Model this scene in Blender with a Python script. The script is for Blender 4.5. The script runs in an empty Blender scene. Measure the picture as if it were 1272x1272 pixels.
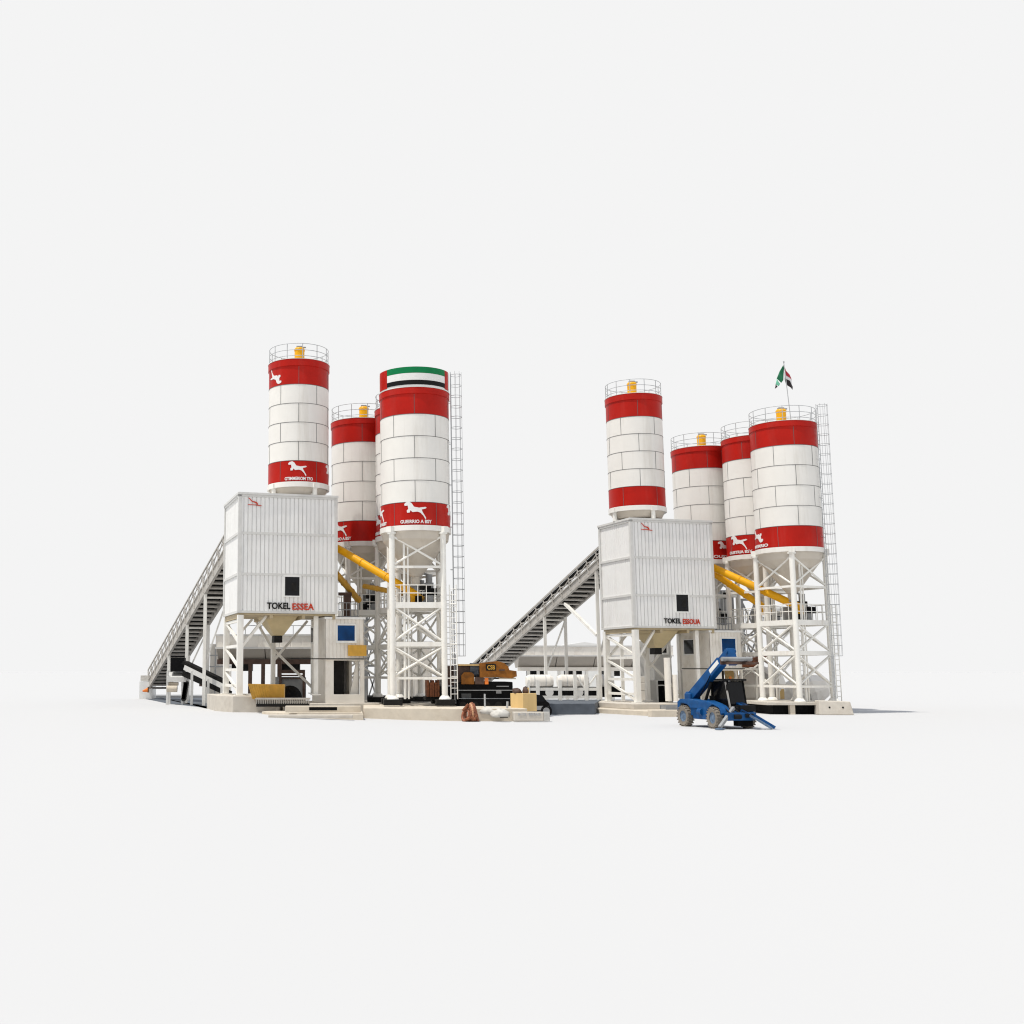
import bpy, bmesh, math, random
from mathutils import Vector, Matrix
from mathutils.geometry import tessellate_polygon

random.seed(7)
S = bpy.context.scene
COL = S.collection
PI = math.pi
R = math.radians

# ------------------------------------------------------------------ camera
F, CX, CY, HOR, CAMH = 1400.0, 420.0, 636.0, 835.0, 2.25
PITCH = math.atan((HOR - CY) / F)
cam_d = bpy.data.cameras.new('camera')
cam = bpy.data.objects.new('camera', cam_d)
COL.objects.link(cam)
cam.location = (0, 0, CAMH)
cam.rotation_euler = (PI / 2 + PITCH, 0, 0)
cam_d.sensor_width = 36
cam_d.lens = F / 1272 * 36
cam_d.shift_x = (636 - CX) / 1272
cam_d.clip_start = 0.5
cam_d.clip_end = 9000
S.camera = cam


def ray(px, py):
    a, b = (px - CX) / F, (CY - py) / F
    return Vector((a, math.cos(PITCH) - b * math.sin(PITCH), math.sin(PITCH) + b * math.cos(PITCH)))


def at(px, py, Y):
    d = ray(px, py)
    return Vector((0, 0, CAMH)) + d * (Y / d.y)


def zat(py, Y, px=420):
    return at(px, py, Y).z


def hit(px, py, p, n):
    d = ray(px, py)
    o = Vector((0, 0, CAMH))
    return o + d * ((Vector(p) - o).dot(n) / d.dot(n))


def gz(x):
    t = min(1, max(0, (x + 6) / 12))
    return -0.3 * t * t * (3 - 2 * t)


# ------------------------------------------------------------------ materials
def mat(name, c, rough=0.5, metal=0.0, var=0.06, scale=3.0, bump=0.0, stretch=(1, 1, 1), spec=0.5, dirt=None):
    m = bpy.data.materials.new(name)
    m.use_nodes = True
    nt = m.node_tree
    b = nt.nodes['Principled BSDF']
    b.inputs['Roughness'].default_value = rough
    b.inputs['Metallic'].default_value = metal
    b.inputs['Specular IOR Level'].default_value = spec
    tc = nt.nodes.new('ShaderNodeTexCoord')
    mp = nt.nodes.new('ShaderNodeMapping')
    mp.inputs['Scale'].default_value = stretch
    nt.links.new(tc.outputs['Object'], mp.inputs['Vector'])
    nz = nt.nodes.new('ShaderNodeTexNoise')
    nz.inputs['Scale'].default_value = scale
    nz.inputs['Detail'].default_value = 6
    nt.links.new(mp.outputs['Vector'], nz.inputs['Vector'])
    rp = nt.nodes.new('ShaderNodeValToRGB')
    rp.color_ramp.elements[0].position = 0.3
    rp.color_ramp.elements[1].position = 0.7
    lo = [max(0, x * (1 - var)) for x in c]
    hi = [min(1, x * (1 + var)) for x in c]
    rp.color_ramp.elements[0].color = (*lo, 1)
    rp.color_ramp.elements[1].color = (*hi, 1)
    nt.links.new(nz.outputs['Fac'], rp.inputs['Fac'])
    out = rp.outputs['Color']
    if dirt:
        n2 = nt.nodes.new('ShaderNodeTexNoise')
        n2.inputs['Scale'].default_value = 1.0
        n2.inputs['Detail'].default_value = 8
        n2.inputs['Roughness'].default_value = 0.65
        m2 = nt.nodes.new('ShaderNodeMapping')
        m2.inputs['Scale'].default_value = dirt[1]
        nt.links.new(tc.outputs['Object'], m2.inputs['Vector'])
        nt.links.new(m2.outputs['Vector'], n2.inputs['Vector'])
        r2 = nt.nodes.new('ShaderNodeValToRGB')
        r2.color_ramp.elements[0].position = 0.52
        r2.color_ramp.elements[1].position = 0.78
        r2.color_ramp.elements[0].color = (0, 0, 0, 1)
        r2.color_ramp.elements[1].color = (dirt[2],) * 3 + (1,)
        nt.links.new(n2.outputs['Fac'], r2.inputs['Fac'])
        mx = nt.nodes.new('ShaderNodeMix')
        mx.data_type = 'RGBA'
        nt.links.new(r2.outputs['Color'], mx.inputs['Factor'])
        nt.links.new(out, mx.inputs[6])
        mx.inputs[7].default_value = (*dirt[0], 1)
        out = mx.outputs[2]
    nt.links.new(out, b.inputs['Base Color'])
    if bump:
        bp = nt.nodes.new('ShaderNodeBump')
        bp.inputs['Strength'].default_value = bump
        bp.inputs['Distance'].default_value = 0.05
        nt.links.new(nz.outputs['Fac'], bp.inputs['Height'])
        nt.links.new(bp.outputs['Normal'], b.inputs['Normal'])
    return m


DIRT = ((0.42, 0.37, 0.30), (1.6, 1.6, 0.16), 0.40)
M = dict(
    silo=mat('silo_white_paint', (0.76, 0.74, 0.70), 0.42, var=0.025, scale=1.2, bump=0.05, dirt=DIRT, spec=.3),
    red=mat('red_paint', (0.41, 0.013, 0.008), 0.36, var=0.10, scale=1.0, bump=0.04, spec=.10, dirt=((0.42, 0.06, 0.05), (1.2, 1.2, 0.2), 0.4)),
    clad=mat('cladding_grey_white', (0.765, 0.762, 0.748), 0.5, var=0.025, scale=1.5, spec=.3, dirt=((0.46, 0.43, 0.39), (1.0, 1.0, 0.25), 0.3)),
    trim=mat('trim_grey', (0.60, 0.595, 0.575), 0.5, var=0.05, spec=.3),
    steel=mat('white_painted_steel', (0.80, 0.785, 0.74), 0.45, var=0.04, scale=2, spec=.3, dirt=((0.36, 0.27, 0.18), (2.5, 2.5, 0.5), 0.35)),
    binshade=mat('bin_cone_painted_shade', (0.36, 0.33, 0.29), 0.6, var=0.08, scale=1.0, dirt=((0.26, 0.22, 0.18), (1, 1, 1), .5)),  # shade on the sloping bin faces put into a darker steel colour
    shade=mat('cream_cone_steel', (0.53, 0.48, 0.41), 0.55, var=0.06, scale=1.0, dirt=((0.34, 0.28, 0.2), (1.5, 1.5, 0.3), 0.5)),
    floorpan=mat('tan_underside_steel', (0.42, 0.34, 0.21), 0.6, var=0.12, scale=1.2),
    hopper=mat('tan_hopper_steel', (0.50, 0.41, 0.24), 0.55, var=0.1, scale=1.5),
    yellow=mat('yellow_paint', (0.76, 0.37, 0.006), 0.38, var=0.08, scale=2, spec=.22, dirt=((0.45, 0.2, 0.02), (1.5, 1.5, 1.5), .5)),
    ochre=mat('ochre_paint', (0.55, 0.30, 0.035), 0.5, var=0.12, scale=3),
    orange=mat('orange_machine_paint', (0.215, 0.078, 0.009), 0.55, var=0.35, scale=3, spec=.2, dirt=((0.10, 0.05, 0.02), (2, 2, 2), 0.6)),
    vivid=mat('vivid_orange', (0.75, 0.19, 0.02), 0.6, var=0.1),
    seam=mat('seam_dark', (0.10, 0.10, 0.10), 0.7, var=0.1),
    rail=mat('galvanised_rail', (0.42, 0.43, 0.44), 0.45, 0.2, var=0.1),
    grey=mat('grey_steel', (0.26, 0.265, 0.27), 0.5, var=0.12, scale=2),
    galv=mat('weathered_galvanised', (0.40, 0.38, 0.35), 0.55, var=0.15, scale=2, dirt=((0.22, 0.17, 0.12), (2, 2, 0.8), 0.6)),
    dark=mat('dark_steel', (0.012, 0.0115, 0.011), 0.6, var=0.3, scale=4, spec=.15),
    black=mat('black_rubber', (0.004, 0.004, 0.0045), 0.7, var=0.4, scale=5, spec=.1),
    belt=mat('belt_rubber', (0.009, 0.0085, 0.008), 0.75, var=0.3, scale=3, spec=.12),
    tyre=mat('dusty_tyre', (0.20, 0.175, 0.145), 0.85, var=0.25, scale=6, bump=0.4),
    glass=mat('dark_window', (0.006, 0.0065, 0.008), 0.15, var=0.2, spec=.2),
    blueglass=mat('blue_window', (0.002, 0.042, 0.15), 0.25, var=0.3, scale=1.5, spec=.15),
    blue=mat('blue_machine_paint', (0.004, 0.062, 0.20), 0.42, var=0.2, scale=3, spec=.22, dirt=((0.03, 0.12, 0.27), (2, 2, 2), 0.6)),
    lightblue=mat('worn_blue_steel', (0.11, 0.16, 0.235), 0.5, var=0.35, scale=6, spec=.3),
    conc=mat('pale_concrete', (0.53, 0.49, 0.43), 0.9, var=0.08, scale=2.5, bump=0.3, dirt=((0.36, 0.31, 0.25), (1, 1, 1), 0.6)),
    conc2=mat('beige_concrete', (0.58, 0.515, 0.42), 0.9, var=0.08, scale=2, bump=0.3, dirt=((0.36, 0.29, 0.2), (0.8, 0.8, 0.8), 0.6)),
    slate=mat('slate_and_painted_shade', (0.085, 0.098, 0.118), 0.9, var=0.2, scale=1.5, bump=0.2),  # yard slab's shade put into the colour; also the machine drum's own grey
    painted_shadow=mat('painted_shadow', (0.085, 0.098, 0.118), 0.95, var=0.25, scale=2),  # conveyor's ground shadow as a dark bluish colour
    rust=mat('rusty_iron', (0.20, 0.065, 0.025), 0.8, var=0.5, scale=6, bump=0.4),
    brown=mat('brown_steel', (0.075, 0.04, 0.028), 0.7, var=0.3, scale=3),
    wood=mat('pale_plywood', (0.66, 0.46, 0.20), 0.75, var=0.08, scale=2, stretch=(1, 1, 0.2)),
    cream=mat('cream_sheet', (0.78, 0.745, 0.685), 0.6, var=0.05, scale=1.2, spec=.3, dirt=((0.38, 0.32, 0.24), (0.9, 0.9, 0.9), 0.5)),
    white=mat('white_gloss', (0.72, 0.72, 0.70), 0.35, var=0.03),
    letter=mat('white_letter', (0.74, 0.73, 0.72), 0.5, var=0.02),
    blackletter=mat('black_letter', (0.006, 0.006, 0.006), 0.5, var=0.1, spec=.15),
    redletter=mat('red_letter', (0.50, 0.045, 0.018), 0.5, var=0.1, spec=.15),
    green=mat('green_paint', (0.002, 0.17, 0.055), 0.35, var=0.1, spec=.15),
    palegreen=mat('pale_green_cloth', (0.20, 0.60, 0.40), 0.8, var=0.1),
    cloth_green=mat('green_cloth', (0.01, 0.16, 0.07), 0.8, var=0.15),
    cloth_red=mat('red_cloth', (0.38, 0.02, 0.04), 0.8, var=0.15),
    cloth_white=mat('white_cloth', (0.7, 0.7, 0.7), 0.8, var=0.03),
    cloth_black=mat('black_cloth', (0.012, 0.006, 0.008), 0.8, var=0.2),
    sack=mat('white_sack', (0.55, 0.53, 0.49), 0.9, var=0.12, scale=5, bump=0.5),
    hose=mat('brown_hose', (0.26, 0.085, 0.04), 0.6, var=0.45, scale=7),
    skin=mat('copper_strap', (0.55, 0.30, 0.16), 0.7, var=0.2),
)


# ------------------------------------------------------------------ mesh builder
class MB:
    def __init__(s):
        s.v, s.f, s.sm = [], [], []

    def add(s, vs, fs, smooth=False):
        o = len(s.v)
        s.v += [Vector(x) for x in vs]
        for f in fs:
            s.f.append([i + o for i in f])
            s.sm.append(smooth)
        return s

    def box(s, c, d, rz=0, M4=None):
        x, y, z = d[0] / 2, d[1] / 2, d[2] / 2
        m = Matrix.Rotation(rz, 3, 'Z') if M4 is None else M4
        vs = [Vector(c) + m @ Vector((a * x, b * y, e * z)) for a in (-1, 1) for b in (-1, 1) for e in (-1, 1)]
        return s.add(vs, [(0, 1, 3, 2), (4, 6, 7, 5), (0, 4, 5, 1), (2, 3, 7, 6), (0, 2, 6, 4), (1, 5, 7, 3)])

    def bx(s, x0, x1, y0, y1, z0, z1):
        return s.box(((x0 + x1) / 2, (y0 + y1) / 2, (z0 + z1) / 2), (x1 - x0, y1 - y0, z1 - z0))

    def frame(s, p0, p1, up=(0, 0, 1)):
        d = (Vector(p1) - Vector(p0)).normalized()
        u = Vector(up)
        if abs(d.dot(u)) > 0.98:
            u = Vector((0, 1, 0))
        x = d.cross(u).normalized()
        y = x.cross(d).normalized()
        return d, x, y

    def beam(s, p0, p1, w, h, up=(0, 0, 1)):
        d, x, y = s.frame(p0, p1, up)
        vs = []
        for p in (Vector(p0), Vector(p1)):
            vs += [p + x * a * w / 2 + y * b * h / 2 for a, b in ((-1, -1), (1, -1), (1, 1), (-1, 1))]
        return s.add(vs, [(0, 1, 5, 4), (1, 2, 6, 5), (2, 3, 7, 6), (3, 0, 4, 7), (3, 2, 1, 0), (4, 5, 6, 7)])

    def tube(s, p0, p1, r, n=10, r1=None):
        d, x, y = s.frame(p0, p1)
        r1 = r if r1 is None else r1
        ring = lambda p, q: [Vector(p) + (x * math.cos(2 * PI * i / n) + y * math.sin(2 * PI * i / n)) * q for i in range(n)]
        a, b = ring(p0, r), ring(p1, r1)
        s.add(a + b, [(i, (i + 1) % n, n + (i + 1) % n, n + i) for i in range(n)], True)
        s.add(a, [tuple(range(n - 1, -1, -1))])
        s.add(b, [tuple(range(n))])
        return s

    def path(s, pts, r, n=6):
        for a, b in zip(pts[:-1], pts[1:]):
            if (Vector(b) - Vector(a)).length > 1e-5:
                s.tube(a, b, r, n)
        return s

    def lathe(s, prof, c=(0, 0, 0), n=64, cap0=False, cap1=False, a0=0, a1=2 * PI):
        c = Vector(c)
        full = abs(a1 - a0 - 2 * PI) < 1e-6
        k = n if full else n + 1
        ring = lambda r, z: [c + Vector((r * math.cos(a0 + (a1 - a0) * i / n), r * math.sin(a0 + (a1 - a0) * i / n), z)) for i in range(k)]
        for (r0, z0), (r1, z1) in zip(prof[:-1], prof[1:]):
            s.add(ring(r0, z0) + ring(r1, z1), [(i, (i + 1) % k, k + (i + 1) % k, k + i) for i in range(n)], True)
        if cap0:
            s.add(ring(*prof[0]), [tuple(range(k - 1, -1, -1))])
        if cap1:
            s.add(ring(*prof[-1]), [tuple(range(k))])
        return s

    def prism(s, poly, o, ax, ay, t):
        """poly of 2-D points in the plane (o, ax, ay), given thickness t along ax x ay, centred"""
        o, ax, ay = Vector(o), Vector(ax).normalized(), Vector(ay).normalized()
        nn = ax.cross(ay).normalized()
        a = [o + ax * p[0] + ay * p[1] - nn * t / 2 for p in poly]
        b = [q + nn * t for q in a]
        n = len(poly)
        tris = tessellate_polygon([[Vector((p[0], p[1], 0)) for p in poly]])
        s.add(a + b, [(i, (i + 1) % n, n + (i + 1) % n, n + i) for i in range(n)]
              + [tuple(t3) for t3 in tris] + [tuple(n + q for q in t3) for t3 in tris])
        return s

    def blob(s, c, d, seed=0, amp=0.12, nu=14, nv=9, flat=None):
        rnd = random.Random(seed)
        ph = [rnd.uniform(0, 6.28) for _ in range(6)]
        vs = []
        for j in range(nv + 1):
            th = PI * j / nv
            for i in range(nu):
                a = 2 * PI * i / nu
                k = 1 + amp * (math.sin(3 * a + ph[0]) * math.sin(2 * th + ph[1]) + 0.6 * math.sin(5 * a + ph[2] + 3 * th))
                z = math.cos(th) * k
                if flat is not None:
                    z = max(z, flat)
                vs.append(Vector(c) + Vector((math.sin(th) * math.cos(a) * k * d[0], math.sin(th) * math.sin(a) * k * d[1], z * d[2])))
        fs = [(j * nu + i, j * nu + (i + 1) % nu, (j + 1) * nu + (i + 1) % nu, (j + 1) * nu + i) for j in range(nv) for i in range(nu)]
        return s.add(vs, fs, True)

    def build(s, name, m, parent=None, world=False, bevel=0):
        off = Vector((0, 0, 0))
        if world and parent is not None:
            q = parent
            while q.parent is not None:
                q = q.parent
            off = q.location.copy()
        me = bpy.data.meshes.new(name)
        me.from_pydata([v - off for v in s.v], [], s.f)
        bm = bmesh.new()
        bm.from_mesh(me)
        bm.faces.ensure_lookup_table()
        for i, f in enumerate(bm.faces):
            f.smooth = s.sm[i]
        bmesh.ops.recalc_face_normals(bm, faces=bm.faces)
        bm.to_mesh(me)
        bm.free()
        me.materials.append(M[m] if isinstance(m, str) else m)
        o = bpy.data.objects.new(name, me)
        COL.objects.link(o)
        if parent is not None:
            o.parent = parent
        if bevel:
            b = o.modifiers.new('bevel', 'BEVEL')
            b.width = bevel
            b.segments = 2
            b.limit_method = 'ANGLE'
        return o


def tag(o, label, cat, group=None, kind=None):
    o['label'] = label
    o['category'] = cat
    if group:
        o['group'] = group
    if kind:
        o['kind'] = kind
    return o


def thing(name, label, cat, loc=(0, 0, 0), rz=0, group=None):
    o = bpy.data.objects.new(name, None)
    o.empty_display_size = 0.3
    COL.objects.link(o)
    o.location = loc
    o.rotation_euler = (0, 0, rz)
    return tag(o, label, cat, group)


def text_mesh(body, size, extrude=0.012, bold=0.0):
    cu = bpy.data.curves.new('text', 'FONT')
    cu.body = body
    cu.size = size
    cu.extrude = extrude
    cu.offset = bold
    cu.resolution_u = 3
    cu.align_x = 'CENTER'
    cu.align_y = 'CENTER'
    o = bpy.data.objects.new('text', cu)
    COL.objects.link(o)
    dg = bpy.context.evaluated_depsgraph_get()
    me = bpy.data.meshes.new_from_object(o.evaluated_get(dg))
    vs = [v.co.copy() for v in me.vertices]
    fs = [tuple(p.vertices) for p in me.polygons]
    bpy.data.objects.remove(o)
    bpy.data.curves.remove(cu)
    bpy.data.meshes.remove(me)
    return vs, fs


def text_flat(body, width, height, o, ax, ay, bold=0.004):
    """lettering fitted to width x height, centred on o in the plane ax, ay"""
    vs, fs = text_mesh(body, 1.0, 0.02, bold)
    x0, x1 = min(v.x for v in vs), max(v.x for v in vs)
    y0, y1 = min(v.y for v in vs), max(v.y for v in vs)
    ax, ay = Vector(ax).normalized(), Vector(ay).normalized()
    nn = ax.cross(ay)
    mb = MB()
    mb.add([Vector(o) + ax * ((v.x - x0) / (x1 - x0) - .5) * width + ay * ((v.y - y0) / (y1 - y0) - .5) * height + nn * v.z for v in vs], fs)
    return mb


def text_round(body, width, height, r, ang, zc):
    vs, fs = text_mesh(body, 1.0, 0.012, 0.028)
    x0, x1 = min(v.x for v in vs), max(v.x for v in vs)
    y0, y1 = min(v.y for v in vs), max(v.y for v in vs)
    mb = MB()
    out = []
    for v in vs:
        s = ((v.x - x0) / (x1 - x0) - .5) * width
        z = ((v.y - y0) / (y1 - y0) - .5) * height
        a = ang + s / r
        out.append(Vector(((r + v.z) * math.cos(a), (r + v.z) * math.sin(a), zc + z)))
    return mb.add(out, fs)


HORSE = [(380, 195), (400, 175), (440, 165), (472, 186), (500, 230), (560, 242), (640, 231), (656, 242), (640, 252), (594, 264), (602, 290), (648, 368),
         (640, 386), (616, 342), (576, 302), (540, 290), (482, 296), (456, 272), (448, 300), (415, 302), (411, 276), (430, 256), (424, 214), (385, 216)]


def emblem_round(r, ang, zc, size, flip=1, turn=0):
    cx, cy = 515, 270
    pts = []
    for x, y in HORSE:
        a, b = (x - cx) / 280 * size * flip, -(y - cy) / 280 * size
        pts.append((a * math.cos(turn) - b * math.sin(turn), a * math.sin(turn) + b * math.cos(turn)))
    bm = bmesh.new()
    vs = [bm.verts.new((p[0], p[1], 0)) for p in pts]
    for t in tessellate_polygon([[Vector((p[0], p[1], 0)) for p in pts]]):
        try:
            bm.faces.new([vs[i] for i in t])
        except ValueError:
            pass
    bmesh.ops.recalc_face_normals(bm, faces=bm.faces)
    bmesh.ops.subdivide_edges(bm, edges=bm.edges, cuts=3, use_grid_fill=True)
    bmesh.ops.triangulate(bm, faces=bm.faces)
    bm.verts.ensure_lookup_table()
    bm.verts.index_update()
    base = [v.co.copy() for v in bm.verts]
    fs = [tuple(v.index for v in f.verts) for f in bm.faces]
    bnd = [(e.verts[0].index, e.verts[1].index) for e in bm.edges if e.is_boundary]
    bm.free()
    mp = lambda c, k: Vector(((r + k) * math.cos(ang + c.x / r), (r + k) * math.sin(ang + c.x / r), zc + c.y))
    n = len(base)
    mb = MB()
    mb.add([mp(c, -0.01) for c in base] + [mp(c, 0.014) for c in base],
           fs + [tuple(n + i for i in f) for f in fs] + [(a, b, n + b, n + a) for a, b in bnd])
    return mb


def emblem_flat(mb, o, ax, ay, w):
    """the outline of a leaping animal above a bar, as on the tower's corner"""
    ax, ay = Vector(ax).normalized(), Vector(ay).normalized()
    q = [(270, 370), (310, 360), (370, 410), (430, 470), (500, 530), (590, 535), (680, 560), (740, 620), (760, 690), (700, 690), (670, 630), (560, 590),
         (470, 570), (410, 510), (360, 450), (300, 400)]
    k = w / 700
    mb.prism([((x - 610) * k, -(y - 550) * k) for x, y in q], o, ax, ay, 0.02)
    mb.prism([((x - 610) * k, -(y - 550) * k) for x, y in [(260, 690), (700, 694), (960, 735), (900, 760), (600, 725), (260, 722)]], o, ax, ay, 0.02)
    return mb


# ------------------------------------------------------------------ ground, sky, sun
xs = [-4000, -900, -200, -60, -30, -15] + [-6 + i for i in range(13)] + [12, 20, 40, 90, 300, 1200, 5000]
ys = [-60, 0, 20, 40, 60, 80, 100, 150, 300, 900, 2500, 7000]
g = MB()
g.add([(x, y, gz(x)) for y in ys for x in xs], [(j * len(xs) + i, j * len(xs) + i + 1, (j + 1) * len(xs) + i + 1, (j + 1) * len(xs) + i)
                                                for j in range(len(ys) - 1) for i in range(len(xs) - 1)], True)

M['ground'] = mat('white_ground', (0.529, 0.5285, 0.5285), 1.0, var=0.0, spec=0.0)
go = g.build('ground', 'ground')
go['kind'] = 'structure'

SUN_EL, SUN_AZ = R(69), R(-65)   # azimuth measured from the camera side towards the left
sun_dir = Vector((math.sin(SUN_AZ) * math.cos(SUN_EL), -math.cos(SUN_AZ) * math.cos(SUN_EL), math.sin(SUN_EL)))
sd = bpy.data.lights.new('sun', 'SUN')
sd.energy = 3.6
sd.angle = R(0.5)
sd.color = (1.0, 0.955, 0.88)
so = bpy.data.objects.new('sun', sd)
COL.objects.link(so)
so.rotation_euler = sun_dir.to_track_quat('Z', 'Y').to_euler()

W = bpy.data.worlds.new('World')
S.world = W
W.use_nodes = True
nt = W.node_tree
bg = nt.nodes['Background']
tc = nt.nodes.new('ShaderNodeTexCoord')
sp = nt.nodes.new('ShaderNodeSeparateXYZ')
nt.links.new(tc.outputs['Generated'], sp.inputs[0])
rp = nt.nodes.new('ShaderNodeValToRGB')
el = rp.color_ramp.elements
el[0].position = 0.0
el[0].color = (0.905, 0.905, 0.905, 1)
el[1].position = 1.0
el[1].color = (0.22, 0.34, 0.56, 1)
e = el.new(0.66)
e.color = (0.905, 0.905, 0.905, 1)
e = el.new(0.85)
e.color = (0.38, 0.48, 0.65, 1)
nt.links.new(sp.outputs['Z'], rp.inputs['Fac'])
nt.links.new(rp.outputs['Color'], bg.inputs['Color'])
bg.inputs['Strength'].default_value = 1.0

S.cycles.filter_width = 1.15
S.view_settings.view_transform = 'Standard'
S.view_settings.look = 'None'
S.view_settings.exposure = 0
S.view_settings.gamma = 1
S.view_settings.use_curve_mapping = False

# ------------------------------------------------------------------ silos
YF = 63.95
ZS_BIG = [zat(y, YF) for y in (480.7, 488.2, 513.8, 541, 568.5, 596.3, 623.5, 652, 658.5)]
YB = 66.9
ZS_TOP = [zat(y, YB) for y in (446.6, 454.8, 478, 501.5, 525, 549, 572.7, 598.7, 605)]


def shell_parts(t, r, zs, cang, seam_off=0.0, n_v=5):
    z = zs
    MB().lathe([(r * .3, z[0] + .12), (r - .02, z[0] + .02), (r + .07, z[0] + .02), (r + .07, z[0]), (r + .07, z[0] - .004)], n=72).build('roof', 'silo', t)
    MB().lathe([(r + .055, z[0] - .005), (r + .055, z[1]), (r + .004, z[1] - .03), (r + .004, z[2])], n=72).build('top_band', 'red', t)
    MB().lathe([(r, z[2] - .002), (r, z[6] + .002)], n=72).build('shell', 'silo', t)
    MB().lathe([(r + .004, z[6]), (r + .004, z[7])], n=72).build('bottom_band', 'red', t)
    MB().lathe([(r + .05, z[7]), (r + .05, z[8]), (r - .06, z[8])], n=72).build('ring_beam', 'silo', t)
    s = MB()
    for k, zz in enumerate((z[2], z[3], z[4], z[5], z[6])):
        s.lathe([(r + .004, zz + .014), (r + .013, zz + .014), (r + .013, zz - .013), (r + .004, zz - .013)], n=72)
    sv = MB()
    rows = [(z[1] - .04, z[2]), (z[2], z[3]), (z[3], z[4]), (z[4], z[5]), (z[5], z[6]), (z[6], z[7])]
    for k, (za, zb) in enumerate(rows):
        for j in range(n_v):
            a = cang + seam_off + (j + (0.5 if k % 2 else 0.0)) * 2 * PI / n_v
            da = .012 / r
            rr = r + .012
            p = lambda aa, q, zz: (q * math.cos(aa), q * math.sin(aa), zz)
            tgt = s
            tgt.add([p(a - da, rr, za - .02), p(a + da, rr, za - .02), p(a + da, rr, zb + .02), p(a - da, rr, zb + .02),
                     p(a - da, r - .02, za - .02), p(a + da, r - .02, za - .02), p(a + da, r - .02, zb + .02), p(a - da, r - .02, zb + .02)],
                    [(0, 1, 2, 3), (0, 4, 5, 1), (1, 5, 6, 2), (2, 6, 7, 3), (3, 7, 4, 0)])
    s.build('panel_seam', 'seam', t)


def guard_rail(t, r, z, n=12, h=0.95):
    g = MB()
    for hh in (h, h * .58, h * .2):
        g.path([(r * math.cos(2 * PI * i / 48), r * math.sin(2 * PI * i / 48), z + hh) for i in range(49)], .021, 5)
    for i in range(n):
        a = 2 * PI * (i + .3) / n
        g.tube((r * math.cos(a), r * math.sin(a), z), (r * math.cos(a), r * math.sin(a), z + h), .024, 6)
    return g.build('guard_rail', 'rail', t)


def dust_filter(t, x, y, z, h=1.0, r=.31):
    f = MB().lathe([(r, z), (r, z + h * .82), (r + .03, z + h * .82), (r + .03, z + h * .9), (r - .04, z + h)], c=(x, y, 0), n=24, cap1=True).build('dust_filter', 'yellow', t)
    MB().box((x, y, z + h + .06), (r * 1.2, r * .8, .12)).tube((x + r * .5, y, z + h + .05), (x + r * 1.3, y, z + h + .05), .05, 8).build('fan_motor', 'grey', f)


def caged_ladder(t, a, r, z0, zc, z1, step=.64, cage=.64):
    """vertical ladder standing off the shell at angle a; cage hoops from zc up to z1"""
    d = Vector((math.cos(a), math.sin(a), 0))
    s = Vector((-math.sin(a), math.cos(a), 0))
    b = d * (r + .14)
    L = MB()
    for k in (-1, 1):
        L.tube(b + s * .2 * k + Vector((0, 0, z0)), b + s * .2 * k + Vector((0, 0, z1)), .022, 6)
    z = z0 + .2
    while z < z1:
        L.tube(b - s * .2 + Vector((0, 0, z)), b + s * .2 + Vector((0, 0, z)), .012, 5)
        z += .3
    z = max(z0, zc)
    while z < z1 - .3:
        for k in (-1, 1):
            L.tube(d * (r - .02) + s * .2 * k + Vector((0, 0, z)), b + s * .2 * k + Vector((0, 0, z)), .014, 5)
        z += 2.5
    if z0 < zc:
        L.tube(b + s * .2 + Vector((0, 0, z0)), b + s * .2 + Vector((0, 0, zc + .1)), .07, 8)
    lad = L.build('ladder', 'rail', t)
    C = MB()
    z = zc
    rad = .36
    cc = b + d * (cage - rad)
    while z <= z1:
        pts = [b + s * .2]
        for i in range(9):
            q = PI / 2 - PI * i / 8
            pts.append(cc + (d * math.cos(q) + s * math.sin(q)) * rad)
        pts.append(b - s * .2)
        C.path([p + Vector((0, 0, z)) for p in pts], .016, 5)
        z += step
    for q in (-PI / 2, -PI / 4, 0, PI / 4, PI / 2):
        p = cc + (d * math.cos(q) + s * math.sin(q)) * rad
        C.tube(p + Vector((0, 0, zc)), p + Vector((0, 0, z1)), .011, 5)
    C.build('safety_cage', 'rail', lad)
    return lad


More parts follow.
